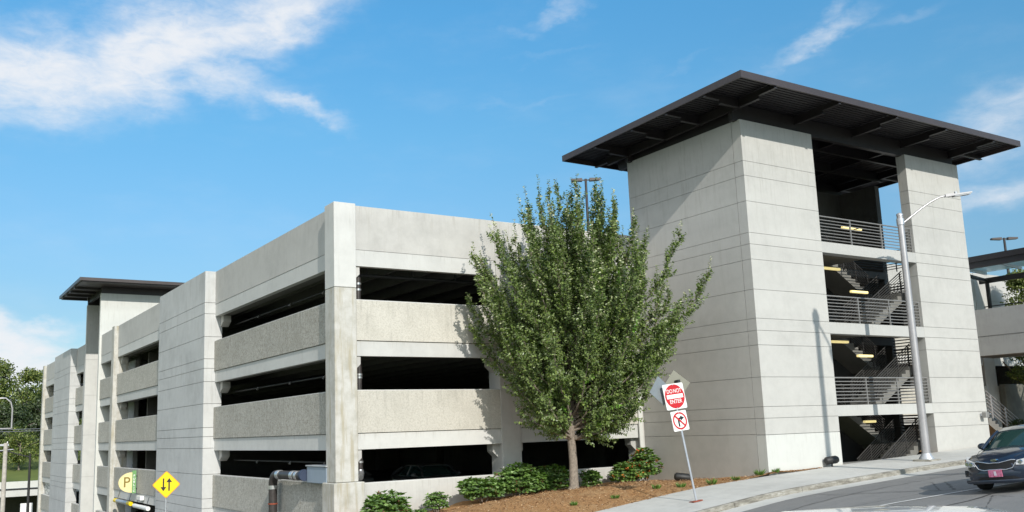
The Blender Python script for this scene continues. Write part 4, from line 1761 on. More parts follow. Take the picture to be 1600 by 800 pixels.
def main_tree():
    rg = random.Random(11)
    base = Vector((20.40, 26.45, mulch_z(20.40, 26.45) - 0.05))
    t = thing('tree', 'full green upright tree with spiky shoots growing from the mulch bed', 'tree', base)
    Rt = Vector((0.845, -0.534, 0))
    Dp = Vector((0.534, 0.845, 0))
    WZ = [1.9, 2.5, 3.2, 4.2, 5.2, 6.2, 7.0, 7.6, 8.2, 9.0, 9.6, 10.1, 10.5]
    WW = [1.3, 2.1, 2.55, 3.0, 3.5, 4.0, 4.4, 4.45, 4.05, 3.4, 2.7, 2.0, 1.2]
    OFF = 0.45
    wood = MB()
    tp = [Vector((0, 0, 0)), Vector((0.02, 0, 0.15)), Vector((0.03, 0.0, 1.0)), Vector((0.0, 0.02, 2.0)), Vector((0.06, 0, 3.2)), Vector((0.12, 0.0, 4.8)), Vector((0.22, 0.0, 6.6)), Vector((0.25, 0, 8.6)), Vector((0.25, 0, 10.2))]
    wood.tube(tp, [0.23, 0.165, 0.145, 0.14, 0.12, 0.085, 0.06, 0.035, 0.012], 12)
    lf = MB()
    wallY = 29.45 - base.y

    def leafy(q, dd, i, Lf, droop=-0.2, mi=0):
        sd = dd.orthogonal().normalized()
        sd.rotate(Quaternion(dd, i * 2.4 + rg.uniform(-.7, .7)))
        ax = (sd * 0.85 + dd * 0.5 + Vector((0, 0, droop)) + rv3(rg, 0.2)).normalized()
        nr = (Vector((0, 0, 0.55)) + SUN_TO * 0.55 + rv3(rg, 0.5)).normalized()
        leaves(lf, q, ax, nr, Lf, Lf * 0.66, mi)

    def shoot(p, d, L, big=1.0, mi=0, r0=0.009, pale=0.0):
        n = max(4, int(L / 0.062))
        q = p.copy()
        dd = d.copy()
        pts = [q.copy()]
        for i in range(n):
            dd = (dd + Vector((0, 0, 0.02)) + rv3(rg, 0.025)).normalized()
            q = q + dd * (L / n)
            if q.y > wallY - 0.1:
                q.y = wallY - 0.1
            if i % 4 == 3:
                pts.append(q.copy())
            f = 1 - 0.45 * (i / n)
            for rep_ in range(2):
                ml = mi
                if pale and rg.random() < pale:
                    ml = 2
                leafy(q, dd, i + rep_ * 1.3, rg.uniform(0.105, 0.180) * big * f, mi=ml)
        wood.tube(pts, [r0] + [0.003] * (len(pts) - 1), 3, cap=False)

    N = 168
    for k in range(N):
        u = (k + 0.5) / N
        zt = 2.25 + 8.3 * u ** 0.94
        zt += rg.uniform(-0.45, 0.35)
        az = k * 2.39996 + rg.uniform(-.35, .35)
        w = interp(zt, WZ, WW) * rg.uniform(0.58, 1.06) * (1 + 0.07 * math.sin(3 * az + zt))
        if k % 3 == 0 and zt < 10:
            w *= 0.62
        rise = interp(zt, [2.3, 4, 7, 9, 11.5], [0.35, 1.0, 2.5, 3.3, 4.2])
        z0 = max(1.75, zt - rise - w * 0.32)
        z0 = min(z0, 7.4)
        end = Rt * (math.cos(az) * w + OFF) + Dp * (math.sin(az) * w * 0.70)
        if end.y > wallY - 0.15:
            end.y = wallY - 0.15 - rg.uniform(0, 0.5)
        p0 = Vector((0.03 * z0, 0, z0))
        hor = Vector((end.x, end.y, 0))
        p3 = Vector((end.x, end.y, zt))
        p1 = p0 + hor * 0.45 + Vector((0, 0, (zt - z0) * 0.22))
        p2 = p0 + hor * 0.82 + Vector((0, 0, (zt - z0) * 0.58))
        L = (p3 - p0).length
        n = max(8, int(L / 0.16))
        pts = []
        for i in range(n + 1):
            v = i / n
            q = p0 * (1 - v) ** 3 + p1 * 3 * v * (1 - v) ** 2 + p2 * 3 * v * v * (1 - v) + p3 * v ** 3
            if 0 < i < n:
                q += rv3(rg, 0.02)
            pts.append(q)
        r0 = 0.055 * (1 - 0.55 * u)
        wood.tube(pts, [max(0.004, r0 * (1 - 0.9 * i / n)) for i in range(n + 1)], 6, cap=False)
        # the plume: side shoots shortening toward the tip
        for i in range(int(n * 0.30), n + 1):
            v = i / n
            tan = (pts[min(n, i + 1)] - pts[max(0, i - 1)]).normalized()
            m_ = 2
            for j in range(m_):
                sd = tan.orthogonal().normalized()
                sd.rotate(Quaternion(tan, rg.uniform(0, 2 * PI)))
                spread = rg.uniform(0.35, 1.05) * (1.0 if v < 0.85 else 0.6)
                d = (tan * 1.0 + sd * spread * (1.25 if zt < 5 else 1.0) + Vector((0, 0, 0.0 if zt < 5 else 0.2))).normalized()
                LL = interp(v, [0.3, 0.6, 0.9, 1.0], [0.75, 0.85, 0.55, 0.35]) * rg.uniform(0.7, 1.15)
                mi = 1 if (rg.random() < 0.004) else 0
                shoot(pts[i], d, LL, mi=mi, pale=0.10 if (zt > 5.5 and v > 0.6 and k % 2) else 0.0)
        # leader beyond the tip
        tan = (pts[-1] - pts[-2]).normalized()
        d = (tan + Vector((0, 0, 0.6 if zt > 5 else 0.1)) + rv3(rg, 0.12)).normalized()
        shoot(pts[-1], d, rg.uniform(0.35, 1.0) * (1.15 if zt > 7 else 0.8), big=0.92, r0=0.012, pale=0.5 if (zt > 5.5 and k % 3) else 0.0)
    wood.build('trunk', BARK, t)
    lf.build('crown', [LEAF, BRIGHTLEAF, PALELEAF], t, recalc=False)
    print('main tree leaves', len(lf.f))
    return t


main_tree()


def shrub(x, y, z, rx, ry, h, n, label, seed, mat=LEAF_BUSH, flowers=0, fmat=FLOWER, L=0.18, group=None):
    rg = random.Random(seed)
    t = thing('shrub', label, 'shrub', (x, y, z), 0, group)
    st = MB()
    lf = MB()
    fl = MB()
    for k in range(9):
        a = rg.uniform(0, 2 * PI)
        e = Vector((math.cos(a) * rx * 0.55, math.sin(a) * ry * 0.55, h * rg.uniform(0.5, 0.85)))
        st.tube([(0.05 * math.cos(a), 0.05 * math.sin(a), -0.08), tuple(e * 0.5 + Vector((0, 0, .05))), tuple(e)], [0.02, 0.012, 0.006], 5, cap=False)
    lobes = [(rg.uniform(-.5, .5) * rx, rg.uniform(-.4, .4) * ry, rg.uniform(.3, .62) * h, rg.uniform(.45, .62)) for _ in range(8)] + [(0, 0, 0.45 * h, 0.8)]
    for k in range(n):
        lb = rg.choice(lobes)
        d = rv3(rg).normalized()
        if d.z < -0.55:
            d.z *= -0.5
        rad = lb[3] * rg.uniform(0.55, 1.0) ** 0.5
        p = Vector((lb[0] + d.x * rx * rad, lb[1] + d.y * ry * rad, lb[2] + d.z * h * 0.62 * rad))
        if p.z < 0.03:
            p.z = rg.uniform(0.03, 0.2)
        for q in range(4):
            ax = (d * 0.5 + Vector((math.cos(q * 1.57 + k), math.sin(q * 1.57 + k), rg.uniform(-.3, .3)))).normalized()
            leaves(lf, p, ax, (d + Vector((0, 0, .7)) + rv3(rg, .3)).normalized(), L * rg.uniform(.7, 1.15), L * 0.55)
        if flowers and rg.random() < flowers and rad > lb[3] * 0.8:
            c = p + d * 0.05
            for q in range(7):
                leaves(lf, c + rv3(rg, 0.02), rv3(rg).normalized(), rv3(rg).normalized(), 0.075, 0.06, 1)
    st.build('stems', BARK, t)
    lf.build('foliage', [mat, fmat], t, recalc=False)
    return t


def zb(x, y):
    return mulch_z(x, y) - 0.02


shrub(13.95, 28.35, -0.85, 0.88, 0.75, 1.22, 420, 'rounded green shrub against the corner column foot, leftmost of the row', 1, flowers=0.10, fmat=BRONZELEAF)
shrub(16.1, 28.75, zb(16.1, 28.75), 0.62, 0.45, 0.75, 210, 'small light green shrub between the rounded corner shrub and the dark shrub mass', 2, L=0.13)
shrub(15.25, 28.6, zb(15.2, 28.6), 0.38, 0.3, 0.36, 90, 'tiny low light green shrub just left of the small light green one', 21, L=0.12)
shrub(18.0, 28.65, zb(18.0, 28.6), 1.21, 0.71, 0.95, 690, 'dark green spreading shrub left of the tree, lower left one of the mass', 3, flowers=0.07, fmat=BRONZELEAF)
shrub(19.55, 28.75, zb(19.5, 28.7), 1.38, 0.75, 1.25, 840, 'dark green tallest shrub of the mass in front of the garage column', 4, flowers=0.06, fmat=BRONZELEAF)
shrub(21.15, 28.8, zb(21.1, 28.7), 1.15, 0.69, 1.10, 645, 'dark green shrub just left of the tree trunk at the garage wall', 5, flowers=0.06, fmat=BRONZELEAF)
shrub(22.9, 28.75, zb(22.9, 28.7), 0.55, 0.4, 0.72, 170, 'small leafy shrub just right of the tree trunk', 6)
shrub(24.55, 28.45, zb(24.5, 28.4), 0.85, 0.55, 0.95, 420, 'low orange-flowered shrub right of the trunk', 7, flowers=0.12)
shrub(25.75, 28.6, zb(25.7, 28.6), 0.68, 0.55, 1.50, 480, 'tallest orange-flowered shrub in the corner by the tower wall', 8, flowers=0.14)


def tuft(x, y, h, label, seed):
    rg = random.Random(seed)
    t = thing('grass_tuft', label, 'grass tuft', (x, y, mulch_z(x, y) - 0.01), 0, 'green tufts along the mulch edge')
    mb = MB()
    for k in range(60):
        a = rg.uniform(0, 2 * PI)
        r = rg.uniform(0, 0.10)
        p = Vector((r * math.cos(a), r * math.sin(a), 0))
        ax = Vector((math.cos(a) * rg.uniform(.1, 1.1), math.sin(a) * rg.uniform(.1, 1.1), 1)).normalized()
        leaves(mb, p, ax, Vector((-math.sin(a), math.cos(a), 0.2)).normalized(), h * rg.uniform(.6, 1.1), 0.03)
    mb.build('blades', LEAF_BUSH, t, recalc=False)


tuft(18.55, 24.1, 0.16, 'green tuft low in the mulch, leftmost of the row', 1)
tuft(20.15, 23.95, 0.15, 'green tuft in the mulch below the tree, second from the left', 2)
tuft(22.0, 24.0, 0.22, 'green tuft in the mulch just left of the leaning sign post', 3)
tuft(22.9, 23.7, 0.22, 'green tuft right behind the leaning sign post', 4)
tuft(24.0, 23.35, 0.26, 'bushy green tuft at the pavement edge right of the sign post', 5)
tuft(25.2, 23.35, 0.20, 'small green tuft halfway between sign post and tower corner', 6)
tuft(26.35, 23.3, 0.28, 'thick green tuft just left of the tower corner', 7)
tuft(27.0, 23.13, 0.22, 'green tuft right at the foot of the tower corner', 8)


def far_tree(x, y, z0, z1, w, label, seed, mat, name='tree', group=None, wl=0.55, n=900, low=0.15):
    rg = random.Random(seed)
    t = thing(name, label, 'tree', (x, y, z0), 0, group)
    H = z1 - z0
    wd = MB()
    wd.tube([(0, 0, -0.5), (0.1, 0, H * 0.4), (0.2, 0.1, H * 0.8)], [0.03 * H, 0.02 * H, 0.006 * H], 8)
    for k in range(8):
        a = k * 2.4
        wd.tube([(0.05, 0, H * (0.2 + 0.06 * k)), (math.cos(a) * w * 0.4, math.sin(a) * w * 0.4, H * (0.4 + 0.06 * k))], [0.012 * H, 0.004 * H], 5, cap=False)
    lf = MB()
    lobes = []
    for k in range(26):
        u = rg.uniform(0, 1)
        zz = low * H + (1 - low) * H * u
        ww = w * math.sin(PI * (0.12 + 0.80 * u) ** 0.8) * 0.5
        a = rg.uniform(0, 2 * PI)
        rr = ww * rg.uniform(0.35, 0.95)
        lobes.append((math.cos(a) * rr, math.sin(a) * rr, zz, w * rg.uniform(0.13, 0.25)))
    for k in range(n):
        lb = rg.choice(lobes)
        d = rv3(rg).normalized()
        rad = lb[3] * rg.uniform(0.25, 1) ** 0.5
        p = Vector((lb[0], lb[1], lb[2])) + Vector((d.x, d.y, d.z * 0.7)) * rad
        for q in range(3):
            leaves(lf, p + rv3(rg, wl * 0.5), rv3(rg).normalized(), (d + Vector((0, 0, .6)) + rv3(rg, .4)).normalized(), wl * rg.uniform(.6, 1.2), wl * 0.65)
    wd.build('trunk', BARK, t)
    lf.build('crown', mat, t, recalc=False)
    return t


G = 'trees on the grassy hill'
far_tree(15.5, 196.0, left_z(196), 17.0, 13, 'tall mid-green tree on the hill at the left edge of the photo', 31, LEAF_FAR, n=2800, low=0.02, wl=0.55)
far_tree(21.5, 203.0, left_z(203), 16.4, 13, 'tall yellow-green tree on the hill, second from the left edge', 32, LEAF_FAR, n=2800, low=0.02, wl=0.55)
far_tree(27.5, 212.0, left_z(212), 17.4, 14, 'mid-green tree on the hill just left of the garage end', 33, LEAF_FAR, n=2800, low=0.02, wl=0.55)
far_tree(24.0, 193.0, left_z(193), 11.0, 11, 'dark low tree on the hill beside the garage end', 34, LEAF_FARDARK, n=2200, low=0.0, wl=0.55)
far_tree(17.5, 190.0, left_z(190), 9.0, 12, 'dark low tree on the hill behind the wires', 35, LEAF_FARDARK, n=2200, low=0.0, wl=0.55)
far_tree(17.6, 172.0, left_z(172), 5.0, 8, 'small bright green tree leaning over the grass slope', 36, LEAF_FAR, n=700, low=0.2, wl=0.45)
far_tree(29.0, 210.0, left_z(210), 16.0, 16, 'far green tree partly hidden behind the garage end', 37, LEAF_FAR, n=1200, low=0.05, wl=0.7)
far_tree(10.0, 199.0, left_z(199), 17.0, 15, 'far green tree at the very left edge behind the curved lamp', 38, LEAF_FAR, n=1200, low=0.05, wl=0.7)
far_tree(34.0, 182.0, left_z(182), 13.0, 14, 'green tree seen through the far end openings of the garage', 39, LEAF_FAR, n=2200, low=0.0, wl=0.55)

# tree behind the footbridge
far_tree(55.1, 28.25, 1.0, 10.0, 3.3, 'green leafy tree behind the footbridge railing', 51, LEAF_FAR, n=2600, low=0.35, wl=0.16)
far_tree(55.6, 25.6, 1.2, 4.9, 2.4, 'small tree with leaves hanging below the footbridge', 52, LEAF, n=500, low=0.5, wl=0.14)
shrub(55.2, 27.5, 1.25, 1.6, 0.7, 0.95, 420, 'dark hedge shrub at the foot of the brown-grey screen wall', 53, mat=LEAF_FARDARK, L=0.16)
shrub(52.6, 27.7, 1.15, 0.9, 0.6, 0.7, 220, 'dark low shrub between outdoor stair and screen wall', 54, mat=LEAF_FARDARK, L=0.16)

# ------------------------------------------------------------------ footbridge over the street
fb = thing('footbridge', 'grey concrete footbridge with dark framed glass canopy crossing the street right of the tower', 'footbridge', (51.5, 26, 5.2))
m = MB()
m.box(50.0, -12.0, 6.36, 50.3, 29.1, 7.82)
m.build('parapet', C_BRIDGE, fb)
m = MB()
m.box(50.02, -12.0, 5.30, 50.34, 29.1, 6.345)
m.build('edge_beam', C_BRIDGE, fb)
m = MB()
m.box(50.34, -12.0, 5.32, 53.0, 29.1, 5.75)
m.build('deck', C_INNER_SHADE, fb)
m = MB()
m.box(53.0, -12.0, 5.30, 53.3, 29.1, 7.1)
m.build('parapet', C_BRIDGE, fb)
m = MB()
m.box(49.9, -11, 10.12, 50.1, 29.3, 10.45)
m.box(49.82, -11, 10.45, 50.14, 29.3, 10.76)
m.build('canopy_beam', BRONZE, fb)
m = MB()
m.box(52.95, -11, 9.62, 53.10, 29.3, 9.92)
m.build('canopy_beam', BRONZE, fb)
m = MB()
m.add([(50.1, -11, 10.52), (53.3, -11, 10.30), (53.3, 29.3, 10.30), (50.1, 29.3, 10.52), (50.1, -11, 10.54), (53.3, -11, 10.32), (53.3, 29.3, 10.32), (50.1, 29.3, 10.54)],
      [(0, 3, 2, 1), (4, 5, 6, 7), (0, 1, 5, 4), (1, 2, 6, 5), (2, 3, 7, 6), (3, 0, 4, 7)])
m.build('canopy_glass', CANOPYGLASS, fb)
for yy in (28.9, 26.9, 24.4, 21.9, 19.4, 16.9):
    m = MB()
    m.add([(50.1, yy, 10.34), (53.2, yy, 10.12), (53.2, yy + 0.1, 10.12), (50.1, yy + 0.1, 10.34), (50.1, yy, 10.51), (53.2, yy, 10.29), (53.2, yy + 0.1, 10.29), (50.1, yy + 0.1, 10.51)],
          [(0, 3, 2, 1), (4, 5, 6, 7), (0, 1, 5, 4), (1, 2, 6, 5), (2, 3, 7, 6), (3, 0, 4, 7)])
    m.build('rafter', GALV, fb)
for yy in (28.8, 22.5, 16.5):
    m = MB()
    m.box(52.96, yy, 5.75, 53.12, yy + 0.16, 9.62)
    m.build('post', BRONZE, fb)
    m = MB()
    m.add([(50.0, yy, 10.0), (53.0, yy, 9.66), (53.0, yy + 0.14, 9.66), (50.0, yy + 0.14, 10.0), (50.0, yy, 10.16), (53.0, yy, 9.85), (53.0, yy + 0.14, 9.85), (50.0, yy + 0.14, 10.16)],
          [(0, 3, 2, 1), (4, 5, 6, 7), (0, 1, 5, 4), (1, 2, 6, 5), (2, 3, 7, 6), (3, 0, 4, 7)])
    m.build('cross_beam', BRONZE, fb)
m = MB()
for zz in (7.62, 7.95, 8.28):
    m.tube([(53.05, -11, zz), (53.05, 29.2, zz)], 0.03, 6)
m.build('railing', BRONZE, fb)
m = MB()
m.box(52.93, 20.0, 9.80, 52.99, 25.6, 9.98)
m.build('light_strip', SIGNWHITE, fb)
put_local(None, fb)

# outdoor stair with metal rails beside the screen wall
os_ = thing('outdoor_stair', 'narrow outdoor stair with sloping metal rails behind the tower', 'stair', (52.0, 28.0, 0.8))
m = MB()
n = 14
pts = []
for k in range(n):
    pts.append((27.4 + k * 0.0, 0))
# flight climbing toward the garage along x
pts = []
for k in range(10):
    pts.append((52.9 - 0.30 * k, 0.3 + 0.165 * k))
    pts.append((52.9 - 0.30 * k, 0.3 + 0.165 * (k + 1)))
pts.append((49.9, 1.95))
pts.append((49.9, 1.6))
pts.append((52.6, 0.1))
m.poly(pts, 'y', 28.0, 29.2)
m.build('flight', C_STAIR, os_)
for yy in (27.98, 29.22):
    m = MB()
    for q in range(6):
        m.tube([(52.95, yy, 0.75 + 0.2 * q), (49.9, yy, 2.40 + 0.2 * q)], 0.034, 6)
    for q in range(3):
        xx = 52.9 - 1.3 * q
        m.box(xx - 0.03, yy - 0.03, 0.5 + 0.55 * 1.3 * q, xx + 0.03, yy + 0.03, 1.75 + 0.55 * 1.3 * q)
    m.build('handrail', GALV_PALE, os_)
put_local(None, os_)

# ------------------------------------------------------------------ far left: overpass, poles, wires
ov = thing('overpass', 'low white-edged concrete overpass in front of the grassy hill', 'overpass', (13, 122, -4))
m = MB()
m.box(-60, 121.5, -2.62, 75, 121.9, -1.85)
m.build('barrier', C_WHITE, ov)
m = MB()
m.box(-60, 121.3, -3.55, 75, 122.0, -2.85)
m.build('fascia_beam', C_BAND, ov)
m = MB()
m.box(-60, 121.9, -3.2, 75, 134.5, -2.7)
m.build('deck', C_INNER_SHADE, ov)
m = MB()
m.box(-60, 133.5, -9.2, 75, 134.4, -3.2)
m.build('abutment', C_INNER_SHADE, ov)
put_local(None, ov)

pA = Vector((7.95, 88.0, 0))
up1 = thing('utility_pole', 'pale weathered utility pole with insulators at the left edge', 'utility pole', (6.55, 72.6, left_z(72)))
m = MB()
z0 = left_z(72)
m.tube([(0, 0, -0.5), (0, 0, 2.45 - z0)], [0.17, 0.135], 12)
m.build('pole', simple('weathered_pole', (0.42, 0.39, 0.35), 0.9, 0, 0.2, 5), up1)
m = MB()
m.box(-0.9, -0.05, 2.25 - z0, 0.2, 0.05, 2.38 - z0)
m.tube([(-0.9, 0, 1.9 - z0), (-0.2, 0, 1.95 - z0), (0.5, 0, 2.0 - z0)], 0.03, 5)
m.build('crossarm', GALV, up1)
for q in (-0.8, -0.45, 0.1):
    m = MB()
    m.tube([(q, 0, 2.38 - z0), (q, 0, 2.55 - z0)], [0.05, 0.035], 8)
    m.build('insulator', SIGNWHITE, up1)

bl = thing('street_lamp', 'thin black lamp post with short arm pointing left', 'street lamp', (8.95, 80.0, left_z(80)))
z0 = left_z(80)
m = MB()
m.tube([(0, 0, 0), (0, 0, 1.6 - z0)], [0.13, 0.08], 10)
m.build('pole', BLACK, bl)
m = MB()
m.tube([(0, 0, 1.35 - z0), (-0.9, 0.1, 1.6 - z0), (-1.7, 0.2, 1.9 - z0)], 0.045, 6)
m.build('arm', BLACK, bl)
m = MB()
m.cbox(-2.2, 0.05, 1.82 - z0, -1.6, 0.35, 1.94 - z0, 0.03)
m.build('lamp_head', BLACK, bl)

cl = thing('street_lamp', 'pale lamp with curved gooseneck arm mounted above the wires', 'street lamp', (4.2, 90.0, left_z(90)))
z0 = left_z(90)
m = MB()
m.tube([(0, 0, 0), (0, 0, 5.2 - z0)], [0.16, 0.12], 10)
m.build('pole', GALV_PALE, cl)
m = MB()
pts = [(0.1, 0, 3.7 - z0), (4.35, 0.0, 3.75 - z0)]
m.tube(pts, 0.05, 6)
m.tube([(4.3, 0, 3.75 - z0), (4.3, 0, 5.4 - z0), (4.15, 0, 6.0 - z0), (3.75, 0, 6.35 - z0), (3.3, 0, 6.35 - z0), (3.0, 0, 6.1 - z0)], 0.07, 8)
m.build('arm', GALV_PALE, cl)
m = MB()
m.tube([(3.05, 0, 6.15 - z0), (2.85, 0, 5.85 - z0), (2.8, 0, 5.65 - z0)], [0.08, 0.2, 0.22], 10)
m.build('lamp_head', GALV_PALE, cl)

wires = MB()
for k, dz in enumerate((0.0, 0.22)):
    P0 = Vector((-25, 92, 4.5 + dz))
    P1 = Vector((55, 140, 5.6 + dz))
    pts = []
    for i in range(25):
        u = i / 24
        q = P0.lerp(P1, u)
        q.z -= 1.2 * 4 * u * (1 - u)
        pts.append(q)
    wires.tube(pts, 0.035, 5)
o = wires.build('overhead_wires', GALV_PALE)
tag(o, 'pair of pale overhead wires crossing in front of the hill trees', 'wires')

ut = thing('sign_board', 'small blue and white board beside the far garage corner', 'sign board', (9.0, 84.0, left_z(84)))
z0 = left_z(84)
m = MB()
m.cbox(-0.15, -0.05, -2.75 - z0 - 2.2, 0.75, 0.08, -2.35 - z0, 0.02)
m.build('white_panel', SIGNWHITE, ut)
m = MB()
m.cbox(0.25, -0.16, -3.9 - z0, 1.35, -0.06, -3.15 - z0, 0.02)
m.build('blue_panel', simple('blue_panel', (0.08, 0.26, 0.42), 0.5), ut)
m = MB()
m.box(0.2, -0.03, 0, 0.3, 0.03, -2.8 - z0)
m.build('post', GALV, ut)

# ------------------------------------------------------------------ cars


def loft(mb, secs, mi=0, smooth=True, cap=True):
    """secs: list of closed rings of equal length"""
    n = len(secs[0])
    vs = [p for sc in secs for p in sc]
    fs = []
    for i in range(len(secs) - 1):
        for k in range(n):
            fs.append((i * n + k, i * n + (k + 1) % n, (i + 1) * n + (k + 1) % n, (i + 1) * n + k))
    mb.add(vs, fs, mi, smooth)
    if cap:
        mb.add(secs[0], [list(range(n))[::-1]], mi, smooth)
        mb.add(secs[-1], [list(range(n))], mi, smooth)


def make_car(label, loc, yaw, paintm, roll=0.0, pitch=0.0, detail=True, plate=None, suv=False):
    """sedan; local +x is forward, origin on the ground below the middle"""
    t = thing('parked_car' if not detail else 'car', label, 'car', loc)
    t.rotation_euler = (roll, pitch, yaw)
    L = 4.84
    HW = 0.915
    # body: stations along x
    X = [-2.40, -2.34, -2.15, -1.7, -1.2, -0.6, 0.0, 0.6, 1.0, 1.4, 1.8, 2.08, 2.26, 2.36, 2.41]
    WD = [0.66, 0.78, 0.86, 0.90, 0.915, 0.915, 0.915, 0.915, 0.915, 0.91, 0.895, 0.85, 0.75, 0.60, 0.42]
    BELT = [0.86, 0.95, 1.00, 1.00, 0.98, 0.96, 0.95, 0.94, 0.95, 0.93, 0.88, 0.82, 0.755, 0.71, 0.68]
    CROWN = [0.90, 1.00, 1.06, 1.06, 1.02, 1.0, 0.98, 0.98, 1.03, 1.00, 0.945, 0.875, 0.80, 0.745, 0.70]
    BOT = [0.36, 0.30, 0.24, 0.22, 0.20, 0.19, 0.19, 0.19, 0.20, 0.20, 0.20, 0.20, 0.22, 0.25, 0.30]
    secs = []
    for x, w, be, cr, bo in zip(X, WD, BELT, CROWN, BOT):
        ring = []
        prof = [(0.0, bo), (0.80, bo), (0.97, bo + 0.08), (1.0, bo + 0.22), (0.995, (be + bo) / 2 + 0.10), (0.97, be - 0.10), (0.90, be - 0.01), (0.62, cr - 0.02), (0.30, cr), (0.0, cr + 0.004)]
        for (u, z) in prof:
            ring.append((x, u * w, z))
        for (u, z) in reversed(prof[1:-1]):
            ring.append((x, -u * w, z))
        secs.append(ring)
    m = MB()
    loft(m, secs)
    body = m.build('body', paintm, t)
    # wheel arches as dark recess liners + wheels
    for wx in (1.42, -1.38):
        for sg in (1, -1):
            a = MB()
            ring = []
            n = 22
            for k in range(n):
                th = PI * k / (n - 1)
                ring.append((wx + 0.395 * math.cos(th), 0.31 + 0.40 * math.sin(th)))
            a.poly(ring + [(wx - 0.395, 0.15), (wx + 0.395, 0.15)], 'y', sg * 0.70, sg * 0.925)
            a.build('wheel_arch', BLACK, t)
            wv = MB()
            wv.tube([(wx, sg * 0.71, 0.33), (wx, sg * 0.73, 0.33), (wx, sg * 0.915, 0.33), (wx, sg * 0.935, 0.33)], [0.30, 0.33, 0.33, 0.30], 28)
            wh = wv.build('wheel', TYRE, t)
            rm = MB()
            rm.tube([(wx, sg * 0.90, 0.33), (wx, sg * 0.94, 0.33)], 0.225, 24)
            rm.build('rim', ALLOY, wh)
            sp = MB()
            for q in range(5):
                th = q * 2 * PI / 5
                c, sn = math.cos(th), math.sin(th)
                y0, y1 = sorted((sg * 0.935, sg * 0.952))
                sp.poly([(wx + 0.03 * sn, 0.33 - 0.03 * c), (wx + 0.21 * c + 0.04 * sn, 0.33 + 0.21 * sn - 0.04 * c), (wx + 0.21 * c - 0.04 * sn, 0.33 + 0.21 * sn + 0.04 * c), (wx - 0.03 * sn, 0.33 + 0.03 * c)], 'y', y0, y1)
            sp.build('spoke', ALLOY, wh)
    # greenhouse
    GX = [-1.95, -1.45, -0.95, -0.2, 0.35, 0.75, 1.22]
    GZ = [1.04, 1.28, 1.41, 1.455, 1.44, 1.33, 1.00]
    GW = [0.56, 0.60, 0.62, 0.63, 0.63, 0.64, 0.66]
    BW = [0.80, 0.84, 0.85, 0.86, 0.86, 0.85, 0.80]
    RXs = [-1.25, -0.95, -0.2, 0.35, 0.62]
    if suv:
        GX = [-2.30, -2.12, -1.5, -0.5, 0.35, 0.80, 1.30]
        GZ = [1.04, 1.72, 1.80, 1.825, 1.79, 1.66, 1.00]
        RXs = [-2.14, -1.9, -1.5, -1.0, -0.5, 0.0, 0.35, 0.70]
    secs = []
    for x, z, gw, bw in zip(GX, GZ, GW, BW):
        zb_ = 0.94
        ring = [(x, bw, zb_), (x, bw - 0.02, min(z - 0.01, zb_ + 0.05)), (x, gw + 0.03, max(zb_ + .04, z - 0.09)), (x, gw - 0.06, z - 0.02), (x, gw * 0.5, z - 0.002), (x, 0, z)]
        ring += [(p[0], -p[1], p[2]) for p in reversed(ring[:-1])]
        secs.append(ring)
    m = MB()
    loft(m, secs)
    m.build('windows', CARGLASS, t)
    # roof skin and pillars
    m = MB()
    secs = []
    for x in RXs:
        z = interp(x, GX, GZ)
        gw = interp(x, GX, GW)
        ring = [(x, gw + 0.045, z - 0.085), (x, gw - 0.03, z - 0.005), (x, gw * 0.5, z + 0.016), (x, 0, z + 0.02), (x, -gw * 0.5, z + 0.016), (x, -gw + 0.03, z - 0.005), (x, -gw - 0.045, z - 0.085), (x, -gw * 0.5, z - 0.03), (x, gw * 0.5, z - 0.03)]
        secs.append(ring)
    loft(m, secs)
    m.build('roof', paintm, t)
    for sg in (1, -1):
        for pp, rr in (([(0.58, sg * 0.655, 1.37), (0.9, sg * 0.71, 1.22), (1.25, sg * 0.80, 0.98)], [0.035, 0.036, 0.045]),
                       ([(-1.2, sg * 0.63, 1.31), (-1.6, sg * 0.68, 1.18), (-1.98, sg * 0.76, 1.0)], [0.05, 0.07, 0.09]),
                       ([(-0.25, sg * 0.66, 1.40), (-0.28, sg * 0.865, 0.97)], [0.035, 0.035])):
            m = MB()
            m.tube(pp, rr, 6)
            m.build('pillar', paintm, t)
        m = MB()
        b = bmesh.new()
        bmesh.ops.create_uvsphere(b, u_segments=14, v_segments=8, radius=1)
        m.bm(b, 0, True, Matrix.Translation((0.80, sg * 1.01, 1.03)) @ Matrix.Diagonal((0.075, 0.125, 0.085, 1)))
        m.tube([(0.86, sg * 0.86, 0.97), (0.82, sg * 0.95, 1.0)], 0.03, 6)
        m.build('mirror', paintm, t)
    if detail:
        # headlights: wrap-around wedges
        for sg in (1, -1):
            m = MB()
            top = [(2.36, 0.50, 0.735), (2.30, 0.64, 0.76), (2.18, 0.78, 0.79), (1.98, 0.875, 0.835), (1.86, 0.90, 0.85)]
            bot = [(2.42, 0.49, 0.635), (2.36, 0.65, 0.625), (2.23, 0.80, 0.655), (2.02, 0.90, 0.735), (1.88, 0.92, 0.80)]
            vs = [(x, y * sg, z) for x, y, z in top] + [(x + 0.012, y * sg, z) for x, y, z in bot]
            back = [(x - 0.10, y * 0.9 * sg, z) for x, y, z in top] + [(x - 0.10, y * 0.9 * sg, z) for x, y, z in bot]
            fs = [(k, k + 1, 6 + k, 5 + k) for k in range(4)]
            m.add(vs + back, fs + [(10 + k, 15 + k, 16 + k, 11 + k) for k in range(4)] + [(k, 10 + k, 11 + k, k + 1) for k in range(4)] + [(5 + k, 6 + k, 16 + k, 15 + k) for k in range(4)] + [(0, 5, 15, 10), (4, 14, 19, 9)], 0, False)
            hl = m.build('headlight', LAMPGLASS, t)
            m = MB()
            m.tube([(2.36, sg * 0.585, 0.69), (2.40, sg * 0.585, 0.69)], [0.05, 0.045], 12)
